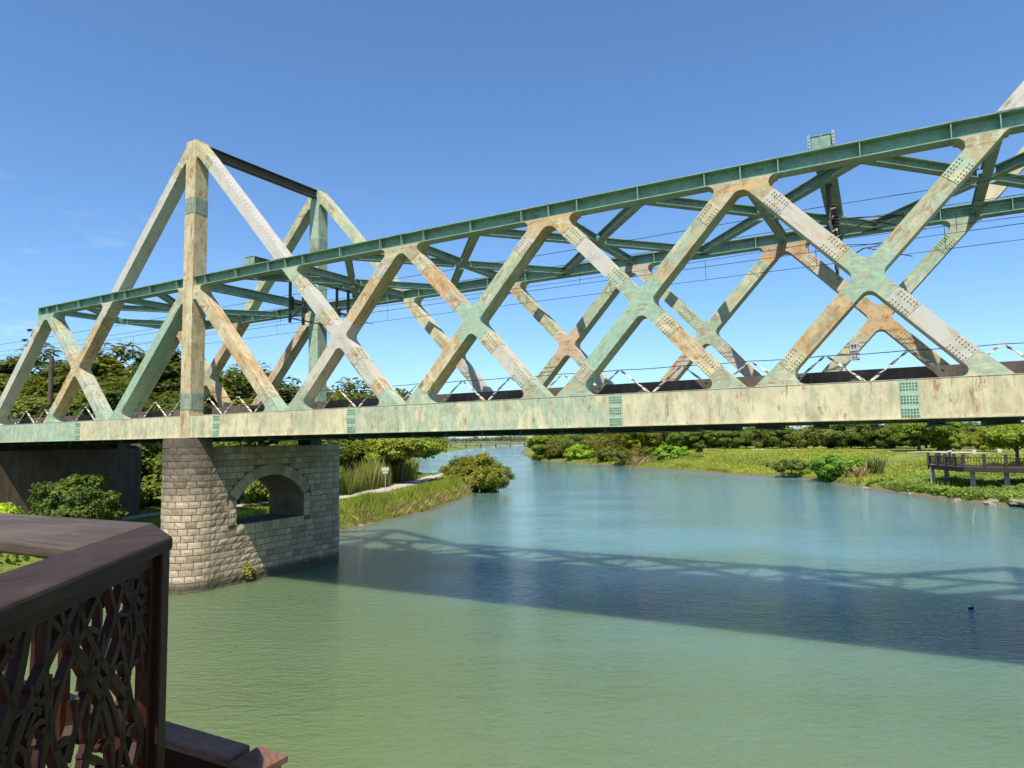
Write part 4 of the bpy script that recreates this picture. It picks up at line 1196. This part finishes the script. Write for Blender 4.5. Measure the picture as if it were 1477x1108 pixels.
# reeds behind the path
XY = np.stack([rg.uniform(-27,-14.5,30000),rg.uniform(26,50,30000)],1); dp = sdist(XY[:,0],XY[:,1],PATH_L,1); ok = (dp>1.5)&(dp<7.5); XY = XY[ok]
P = np.concatenate([XY,h_left(XY[:,0],XY[:,1])[:,None]],1); q = fnoise(P,.55,3.1); ok = q>.25; P=P[ok]; q=q[ok]
h = (1.3+1.9*q)*rg.uniform(.6,1.15,len(P))
V = blades(P,h,rg.uniform(.05,.11,len(P)),rg,.28); me = np_mesh('reeds',V,4,np.clip(q*.75-.2+rg.uniform(0,.6,len(P)),0,1))
tag(link('reeds',me,M['reed'],None,(1.0,1.02,.75,1)),'tall reeds between the path and the bright tree','reeds',kind='stuff')
# right bank grass and creeper
s0, s1 = arclen(RIGHT,50,32), arclen(RIGHT,-90,205)
P, d = scatter(RIGHT,-1,h_right,120000,s0,s1,.3,36,rg,1.3); k = pathmask(P,PATH_R,1.0); P=P[k]; d=d[k]
h = rg.uniform(.10,.26,len(P))*(.6+.9*fnoise(P,.4,5.))
V = blades(P,h,rg.uniform(.10,.24,len(P)),rg,1.1)
me = np_mesh('grass',V,4,np.clip(.15+fnoise(P,.16,.9)*.55+fnoise(P,.7,1.9)*.3+rg.uniform(-.15,.3,len(P)),0,1)); tag(link('grass',me,M['grass'],None,(1.05,1,.9,1)),'bright yellow green grass over the right bank slope','grass',kind='stuff')
sa = arclen(RIGHT,29,62.4)
P, d = scatter(RIGHT,-1,h_right,42000,s0,sa+9,.35,13,rg,1.1); k = fnoise(P,.35,8.)>.2; P=P[k]
P[:,2] += rg.uniform(.05,.55,len(P))*(.5+.7*fnoise(P,.6,4.4)); Nn = rg.normal(size=P.shape)*.5+np.array([-.1,-.2,1.]); Nn /= np.linalg.norm(Nn,axis=1,keepdims=True)
V = rhomb(P,Nn,rg.uniform(.14,.32,len(P)),rg,1.2); me = np_mesh('creeper',V,4,np.clip(fnoise(P,.5,6.)*.6+rg.uniform(-.1,.4,len(P)),0,1))
tag(link('creeper',me,M['vine'],None,(1,1,1,1)),'leafy creeper covering the bank below the timber dock','creeper',kind='stuff')
P, d = scatter(RIGHT,-1,h_right,60000,s0,s1,.2,26,rg,1.6); k = (fnoise(P,.28,11.)+.35*fnoise(P,1.1,3.)-.012*d) > .82; P=P[k]
h = rg.uniform(.3,1.0,len(P))*(.5+.8*fnoise(P,.7,2.2)); V = blades(P,h,rg.uniform(.06,.14,len(P)),rg,.6)
me = np_mesh('rough_grass',V,4,np.clip(fnoise(P,.3,4.)*.6+rg.uniform(-.1,.4,len(P)),0,1)); tag(link('rough_grass',me,M['reed'],None,(.95,1.05,.7,1)),'rough darker tufts and weeds scattered on the right bank','grass',kind='stuff')
# grass under the platform
XY = np.stack([rg.uniform(20,23.65,9000),rg.uniform(-17.4,-16.52,9000)],1); P = np.concatenate([XY,np.full((len(XY),1),4.0)],1)
V = blades(P,rg.uniform(.08,.25,len(P)),rg.uniform(.008,.02,len(P)),rg,.5); me = np_mesh('grass',V,4,rg.uniform(0,.7,len(P)))
tag(link('grass',me,M['grass'],None,(.9,1,.9,1)),'short grass below the viewing platform','grass',kind='stuff')

# ----- right bank trees: (x, y, ztop, kind, tint, width, label)
right_trees = [
 (-62,166,10.2,'round2',(1.15,1.2,.75),1.25,'big dark round tree at the river bend on the far right bank'),
 (-52,158,8.6,'bare',(1.2,.95,.85),1.1,'grey brown thin tree right of the big tree at the river bend'),
 (-46,157,9.6,'open',(1.0,1.05,.7),1.1,'loose olive tree standing third from the river bend'),
 (-38,152,9.8,'bare',(1.15,.95,.8),1.1,'bare greyish tree with pale branches left of the yellow crowned tree'),
 (-33,158,9.6,'round',(2.1,1.8,.6),.9,'yellow crowned tree on the right bank'),
 (-27,150,10.2,'broad',(1.25,1.15,.7),1.0,'olive spreading tree right of the yellow crowned tree'),
 (-21,150,10.0,'open',(1.25,1.05,.8),1.1,'brownish loose tree beside the dark clump on the right bank'),
 (-15.5,149,10.4,'round2',(.75,.95,.75),1.0,'dark dense tree above the bright rounded bush on the right bank'),
 (-10,151,9.8,'round',(.95,1.1,.75),1.1,'green round tree just right of the dark dense tree'),
 (-4,149,9.6,'round2',(.85,.95,.75),1.1,'dark round tree behind the small tilted shrub on the slope'),
 (2,147,9.4,'open',(1.0,1.05,.85),1.2,'grey green loose tree left of the middle of the right bank row'),
 (7.5,145,9.4,'round',(.85,.95,.8),1.1,'dull green tree in the middle of the right bank row'),
 (13,143,9.6,'bare',(1.1,1.05,.9),1.2,'pale thin branched tree in the right bank row'),
 (17.5,141,9.4,'open',(1.0,1.0,.9),1.2,'grey green feathery tree right of the pale thin tree'),
 (22,140,9.6,'round2',(.7,.85,.75),1.1,'dark tree behind the round leafy bush on the slope'),
 (27,136,9.2,'round',(.75,.9,.7),1.1,'dark tree left of the tall tree with a visible trunk'),
 (33,111,9.0,'broad',(.95,1.1,.75),1.15,'large tree with a visible dark trunk left of the dock'),
 (37.5,113,8.0,'round',(1.2,1.3,.75),.9,'bright green tree above the left end of the dock'),
 (41.5,108,6.4,'bushy',(1.5,1.35,.75),1.1,'yellowish bushy tree above the middle of the dock'),
 (45,105,8.4,'open',(1.0,1.1,.7),1.0,'loose green tree left of the bright tree at the right edge'),
 (40.6,73.5,7.7,'broad',(1.35,1.4,.65),1.0,'bright green spreading tree with a dark trunk at the right edge'),
 (49,96,9.0,'round2',(.8,1.0,.7),1.0,'dark tree behind the bright spreading tree at the right edge'),
]
for x,y,zt,k,tn,wd,lab in right_trees:
    tree('bank_tree',k,x,y,zr(x,y)-.1,zt,lab,'trees along the right bank',(tn[0]*1.3,tn[1]*1.28,tn[2]*1.1),wd)
# hedge masses behind the row
for i in range(17):
    x = -44+i*5.3; y = 172-i*2.2+random.uniform(-2,2)
    lab = 'dark bushy tree filling the back row, %s' % (['near the river bend','behind the bare greyish tree','left of the yellow crown','behind the yellow crown','behind the olive spreading tree','left of the dark clump','behind the dark clump','right of the dark clump','behind the tilted shrub','right of the tilted shrub','left of the pale thin tree','behind the pale thin tree','right of the pale thin tree','behind the round leafy bush','left of the large trunk','behind the large trunk','right of the large trunk'][i])
    tree('bank_tree',['round','round2','bushy'][i%3],x,y,zr(x,y)-.1,8.4+random.uniform(-1.8,1.2),lab,'trees behind the right bank row',(.95,1.0,.8),1.35)
bush('slope_bush',21.5,80,.5,31,(3.0,2.4,1.5,.1),110,110,.22,.6,'round leafy green bush on the slope near the water',(.95,1.15,.85),'vine')
bush('slope_bush',-14.5,131,.9,32,(4.2,3.0,1.6,.1),90,100,.26,.7,'bright rounded bush below the dark dense tree on the right bank',(1.1,1.3,.7),'vine')
bush('slope_bush',-22.5,129,.2,33,(5.0,3.2,1.9,.1),90,90,.26,.8,'olive overhanging bush at the waterline of the right bank',(1.25,1.1,.7))
bush('slope_bush',-31,137,.3,34,(4.0,3.0,2.0,.1),80,90,.26,.8,'dull olive waterside bush left of the overhanging one',(1.1,1.05,.75))
bush('slope_bush',-44,149,.4,35,(5.0,3.5,1.9,.1),90,90,.28,.8,'yellow green waterside bush below the loose olive tree',(1.5,1.5,.7),'vine')
bush('slope_bush',-55,159,.3,36,(4.5,3.5,2.2,.1),80,80,.28,.8,'brownish low bush at the foot of the big tree at the bend',(1.25,.95,.8))
bush('slope_bush',15.5,88.5,.9,37,(2.4,2.0,.9,.0),40,70,.22,.5,'low grey green shrub left of the round leafy bush',(.95,1.0,.9))
bush('tilted_shrub',-6.5,126,2.2,38,(.9,.9,1.1,.9),26,60,.24,.45,'small dull shrub standing alone on the upper grass slope',(.9,.8,.6))
def spikes(name, x, y, z, n, hh, ww, mat, tint, label, lean, seed):
    rg2 = np.random.RandomState(seed); P = np.stack([x+rg2.normal(size=n)*ww,y+rg2.normal(size=n)*ww,np.full(n,z)],1)
    V = blades(P,rg2.uniform(.5,1.1,n)*hh,rg2.uniform(.06,.13,n),rg2,lean); me = np_mesh(name,V,4,rg2.uniform(0,1,n)); o = link(name,me,M[mat],None,(*tint,1)); return tag(o,label,'plant')
spikes('banana_clump',26.6,80.5,zr(26.6,80.5),120,2.5,.55,'reed',(.55,.65,.6),'dark spiky plant standing on the slope beside dry stalks',.5,41)
spikes('dry_plant',24.6,78.5,zr(24.6,78.5),110,1.5,.6,'dry',(1,1,1),'tan dried leafy stalks beside the dark spiky plant',.9,42)
spikes('dry_plant',-19.2,125.5,.3,150,2.2,1.3,'dry',(.95,.95,.95),'pale bleached driftwood brush at the far waterline',1.2,43)

# ----- dock on the right bank
dk = empty('timber_dock', (34,59,3.0), 'dark timber viewing dock with railing on pale concrete legs at right', 'dock')
O4 = (34,59,3.0)
DA, DB, DC = Vector((31.6,64.5)), Vector((34.2,57.4)), Vector((47,52))
DD = Vector((33.8,67.5)); 
mb = MB(); mb.prism_z([(31.6,64.5),(34.2,58.6),(47,53.0),(49,56.5),(37,61.6),(33.8,67.5)],2.72,2.9); local(mb,O4).build('deck', M['deck_dark'], dk)
mb = MB(); mb.prism_z([(31.52,64.5),(34.15,58.52),(47,52.9),(47.03,52.97),(34.2,58.59),(31.58,64.53)],2.5,2.95); local(mb,O4).build('fascia', M['deck_dark'], dk)
edge = []
for a,b,n in (((31.65,64.4),(34.2,58.7),4),((34.2,58.7),(46.8,53.2),8),((31.65,64.4),(33.8,67.3),2)):
    for i in range(n+1):
        q = (a[0]+(b[0]-a[0])*i/n, a[1]+(b[1]-a[1])*i/n)
        if not any((q[0]-e[0])**2+(q[1]-e[1])**2<.1 for e in edge):
            edge.append(q); mb = MB(); mb.box(q[0]-.13,q[0]+.13,q[1]-.13,q[1]+.13,2.9,4.12); mb.box(q[0]-.16,q[0]+.16,q[1]-.16,q[1]+.16,4.121,4.18); local(mb,O4).build('railing_post', M['deck_dark'], dk)
    mb = MB(); mb.bar((*a,3.85),(*b,3.85),.12,.08); local(mb,O4).build('rail', M['deck_dark'], dk)
    mb = MB(); mb.bar((*a,3.1),(*b,3.1),.08,.08); local(mb,O4).build('rail', M['deck_dark'], dk)
    mb = MB(); m = n*7
    for i in range(m):
        q = (a[0]+(b[0]-a[0])*(i+.5)/m, a[1]+(b[1]-a[1])*(i+.5)/m); mb.box(q[0]-.03,q[0]+.03,q[1]-.03,q[1]+.03,3.14,3.81)
    local(mb,O4).build('balusters', M['deck_dark'], dk)
for x,y in ((31.9,64.1),(33.3,66.2),(34.9,59.2),(37.4,58.0),(40.1,56.7),(41.9,55.8),(44.5,54.8),(46.4,53.9)):
    mb = MB(); g = zr(x,y); mb.add([(x-.24,y-.24,g-.6),(x+.24,y-.24,g-.6),(x+.24,y+.24,g-.6),(x-.24,y+.24,g-.6),(x-.18,y-.18,2.719),(x+.18,y-.18,2.719),(x+.18,y+.18,2.719),(x-.18,y+.18,2.719)],[(3,2,1,0),(4,5,6,7),(0,1,5,4),(1,2,6,5),(2,3,7,6),(3,0,4,7)])
    local(mb,O4).build('leg', M['pale_concrete'], dk)
# white marker posts along the right path
for i,(x,y,lab) in enumerate([(36.4,100,'leftmost of the small white marker posts beyond the dock'),(39.2,98,'small white marker post beyond the dock, second from the left'),(42,96.5,'small white marker post beyond the dock, third from the left'),(47,92,'rightmost small white marker post beside the tree trunk')]):
    mb = MB(); mb.box(-.24,.24,-.2,.2,-.1,.55); mb.box(-.2,.2,-.16,.16,.551,.60); o = mb.build('marker_post', M['white']); o.location=(x,y,zr(x,y)); tag(o,lab,'marker','white marker posts by the path')
# rocks at the waterline
def rock(x,y,z,sx,sy,sz,seed,label):
    bm = bmesh.new(); bmesh.ops.create_icosphere(bm,subdivisions=3,radius=1)
    for v in bm.verts:
        n_ = mn.noise(v.co*1.6+Vector((seed*3.1,0,0)))*.35+mn.noise(v.co*4+Vector((0,seed,0)))*.14
        v.co *= 1+n_; v.co.z = max(v.co.z,-.6); v.co = Vector((v.co.x*sx,v.co.y*sy,v.co.z*sz))
    me = bpy.data.meshes.new('rock'); bm.to_mesh(me); bm.free(); o = link('rock',me,M['rock']); o.location=(x,y,z); o.rotation_euler.z = seed; tag(o,label,'rock','rocks along the right bank')
rock(35.6,52.4,.05,1.1,.6,.45,1,'pale flat rock at the waterline below the dock')
rock(37.2,50.9,.35,1.5,.7,.30,2,'flat slab of rock on the bank right of the pale rock')
rock(38.6,49.3,.05,.9,.6,.3,3,'low tan rock at the right edge of the photo')
rock(33.2,55.0,.02,.45,.3,.22,4,'small rock at the waterline left of the pale flat rock')
rock(29.6,61.3,.02,.5,.3,.2,5,'small pale rock at the waterline below the dark spiky plant')
rock(25.4,68.6,.02,.45,.3,.2,6,'small stone at the waterline between the bush and the dry stalks')
rock(-7.6,20.0,.0,.35,.3,.2,7,'small stone at the foot of the left bank beside the pier')
# waterside things
mb = MB(); mb.tube([(0,0,-.8),(.12,.1,.55),(.26,.2,1.15)],[.035,.03,.025],6); o = mb.build('stick', M['galv']); o.location=(32.3,36,0); tag(o,'thin pale stick poking out of the water near the right bank','stick')
bm = bmesh.new(); bmesh.ops.create_uvsphere(bm,u_segments=14,v_segments=9,radius=1)
for v in bm.verts:
    v.co = Vector((v.co.x*.12,v.co.y*.06,v.co.z*.045+.01+(.05*max(0,v.co.x)**2 if v.co.z>0 else 0)))
me = bpy.data.meshes.new('floating_debris'); bm.to_mesh(me); bm.free(); o = link('floating_debris',me,M['insulator']); o.location=(29.6,10.2,.02); o.rotation_euler.z=.6; tag(o,'small dark lump floating in the bridge shadow at right','debris')
# sign on the left bank
sg = empty('sign_post', (-12.2,28.6,zl(-12.2,28.6)), 'thin sign post with two small white panels beside the left path', 'sign')
mb = MB(); mb.tube([(0,0,-.2),(0,0,2.55)],.035,8); mb.build('pole', M['galv'], sg)
vx = Vector((.64,.77,0)).normalized()  # faces the river and the camera
for zc,hh,ww in ((2.33,.32,.66),(2.02,.18,.46)):
    mb = MB(); mb.bar(Vector((.02,-.05,zc))-vx*ww/2,Vector((.02,-.05,zc))+vx*ww/2,.02,hh); p_ = mb.build('panel', M['white'], sg)
    mb = MB()
    for r_ in ((.09,-.0,-.09) if hh>.3 else (0,)): 
        mb.bar(Vector((.02,-.05,zc+r_))-vx*ww*.4-Vector((-.0096,.008,0))*-1.6,Vector((.02,-.05,zc+r_))+vx*ww*.3-Vector((-.0096,.008,0))*-1.6,.006,.035)
    mb.build('text_line', M['sign_ink'], p_)
# utility pole
up_ = empty('utility_pole', (-38,13.4,zl(-38,13.4)), 'plain brown concrete pole rising before the wooded hill at left', 'pole')
mb = MB(); mb.tube([(0,0,-.5),(0,0,14.6-zl(-38,13.4))],[.24,.18],12); mb.build('shaft', M['pole'], up_)
mb = MB(); mb.bar((-.5,0,13.6-zl(-38,13.4)),(.5,0,13.6-zl(-38,13.4)),.08,.08); mb.build('cross_arm', M['dark_steel'], up_, rust(.3,.3,.3))

# ----- far away: footbridge, woods, white buildings
fb = empty('far_bridge', (-220,400,0), 'low flat bridge on thin piers far up the river', 'bridge')
A = Vector((-262,365,0)); B = Vector((-165,480,0)); dr = (B-A).normalized(); O5=(-220,400,0)
mb = MB(); mb.bar(A+Vector((0,0,4.1)),B+Vector((0,0,4.1)),4,.55); local(mb,O5).build('deck', M['pale_concrete'], fb)
for sgn in (-1,1):
    nn = Vector((-dr.y,dr.x,0))*1.9*sgn; mb = MB(); mb.bar(A+nn+Vector((0,0,5.45)),B+nn+Vector((0,0,5.45)),.12,.14)
    for i in range(80): q = A+(B-A)*((i+.5)/80)+nn; mb.box(q.x-.05,q.x+.05,q.y-.05,q.y+.05,4.37,5.38)
    local(mb,O5).build('railing', M['far_wall'], fb)
for i in range(13):
    q = A+(B-A)*((i+.3)/13); mb = MB(); mb.tube([(q.x,q.y,-2),(q.x,q.y,3.83)],.55,8); local(mb,O5).build('pier', M['pale_concrete'], fb)
def wood(name, pts, n, hmin, hmax, seed, label, tint, fn, leaf=1.5, per=36):
    rg2 = np.random.RandomState(seed); Ps=[];Ts=[];Ns=[];Ss=[]
    P_ = np.array(pts,float)
    for i in range(n):
        k = rg2.randint(len(P_)-1); t = rg2.uniform(); x,y = P_[k]+(P_[k+1]-P_[k])*t+rg2.normal(size=2)*6; g = max(fn(x,y),.5); hh = rg2.uniform(hmin,hmax); tn = rg2.uniform(.1,.7)
        m = per; o = rg2.normal(size=(m,3)); o/=np.linalg.norm(o,axis=1,keepdims=True)
        Ps.append(np.array([x,y,g+hh*.55])+o*np.array([hh*.45,hh*.45,hh*.47])*rg2.uniform(.5,1.,(m,1))); Ts.append(np.clip(tn+rg2.normal(size=m)*.15,0,1)); q = o*.8+np.array([0,0,.4])+rg2.normal(size=(m,3))*.3; Ns.append(q/np.linalg.norm(q,axis=1,keepdims=True)); Ss.append(rg2.uniform(.6,1.2,m)*leaf)
    V = rhomb(np.concatenate(Ps),np.concatenate(Ns),np.concatenate(Ss),rg2,1.2); me = np_mesh(name,V,4,np.concatenate(Ts)); tag(link(name,me,M['leaf'],None,(*tint,1)),label,'woods',kind='stuff')
wood('woods',[(-148,190),(-185,235),(-222,285),(-244,330),(-272,385),(-300,440)],330,4,8.5,51,'far-off belt of trees on the left bank up the river',(1.2,1.1,.9),zl,.85,110)
wood('woods',[(-215,262),(-265,335),(-320,430),(-390,570)],140,9,14,52,'darker far-off taller trees behind the belt up the river',(.85,.9,.95),zl,1.3,110)
wood('woods',[(-440,620),(-330,640),(-210,640),(-120,700),(0,760)],260,6,10,53,'distant tree line closing the river',(1.0,1.0,1.1),lambda x,y:1.5,2.2,60)
wood('woods',[(-58,212),(-30,205),(0,195),(60,168),(120,130)],260,4,6.5,54,'low woods far behind the right bank row',(.75,.8,.7),zr,1.0,90)
wood('woods',[(-520,260),(-300,120),(-180,60),(-120,20)],200,8,14,55,'woods spreading over the hill far to the left',(.85,.95,.8),zl,1.8,70)
def house(x,y,z,w,d_,h,rot,label,wall,roof,storeys):
    t = empty('white_building',(x,y,z),label,'building','far buildings'); t.rotation_euler.z = rot
    mb = MB(); mb.box(-w/2,w/2,-d_/2,d_/2,0,h); wl = mb.build('wall', M[wall], t)
    mb = MB(); mb.box(-w/2-.4,w/2+.4,-d_/2-.4,d_/2+.4,h+.001,h+.5); mb.build('roof', M[roof], t)
    n = max(2,int(w/4))
    for s in range(storeys):
        for i in range(n):
            xx = -w/2+w*(i+.5)/n; zz_ = h*(s+.35)/storeys; mb = MB(); mb.box(xx-.9,xx+.9,-d_/2-.06,-d_/2-.002,zz_,zz_+h/storeys*.45); mb.build('window', M['far_dark'], t)
    return t
house(-365,770,1.5,34,16,11,-.45,'far white low building beyond the far bridge','far_wall','roof_grey',3)
house(-318,760,1.5,26,14,9,-.45,'far white building right of the first, beyond the far bridge','far_wall','roof_grey',2)
house(-262,740,1.5,30,14,12,-.45,'tallest far white building with window bands at the river end','far_wall','far_dark',4)
house(-225,730,1.5,20,12,9,-.45,'far pale building beside the right bank trees','far_wall','roof_grey',3)
house(50,190,2.5,17,10,5.6,-.25,'grey roofed building showing above the trees behind the dock','far_wall','roof_grey',1)
house(41,193,2.5,9,9,6.3,-.25,'red roofed building left of the grey roofed one behind the dock','far_wall','red_roof',1)
# low distant hills
hx = []; me_v=[]; me_f=[]
n = 60
for i in range(n+1):
    x = -1900+3400*i/n
    hgt = 26+22*mn.noise(Vector((i*.17,3.3,0)))+10*mn.noise(Vector((i*.5,1.3,0)))
    for j,(yy,f) in enumerate(((1800,0),(1950,.6),(2150,1),(2600,0))): me_v.append((x,yy+120*mn.noise(Vector((i*.2,j*2.,5))),max(0,hgt)*f))
for i in range(n):
    for j in range(3): me_f.append((i*4+j,(i+1)*4+j,(i+1)*4+j+1,i*4+j+1))
me = bpy.data.meshes.new('hills'); me.from_pydata(me_v,[],me_f); me.polygons.foreach_set('use_smooth',[True]*len(me.polygons))
tag(link('hills',me,simple('hill_woods',(.10,.15,.14),.95,.2,.02,0)),'low far hills on the horizon','hills',kind='structure')
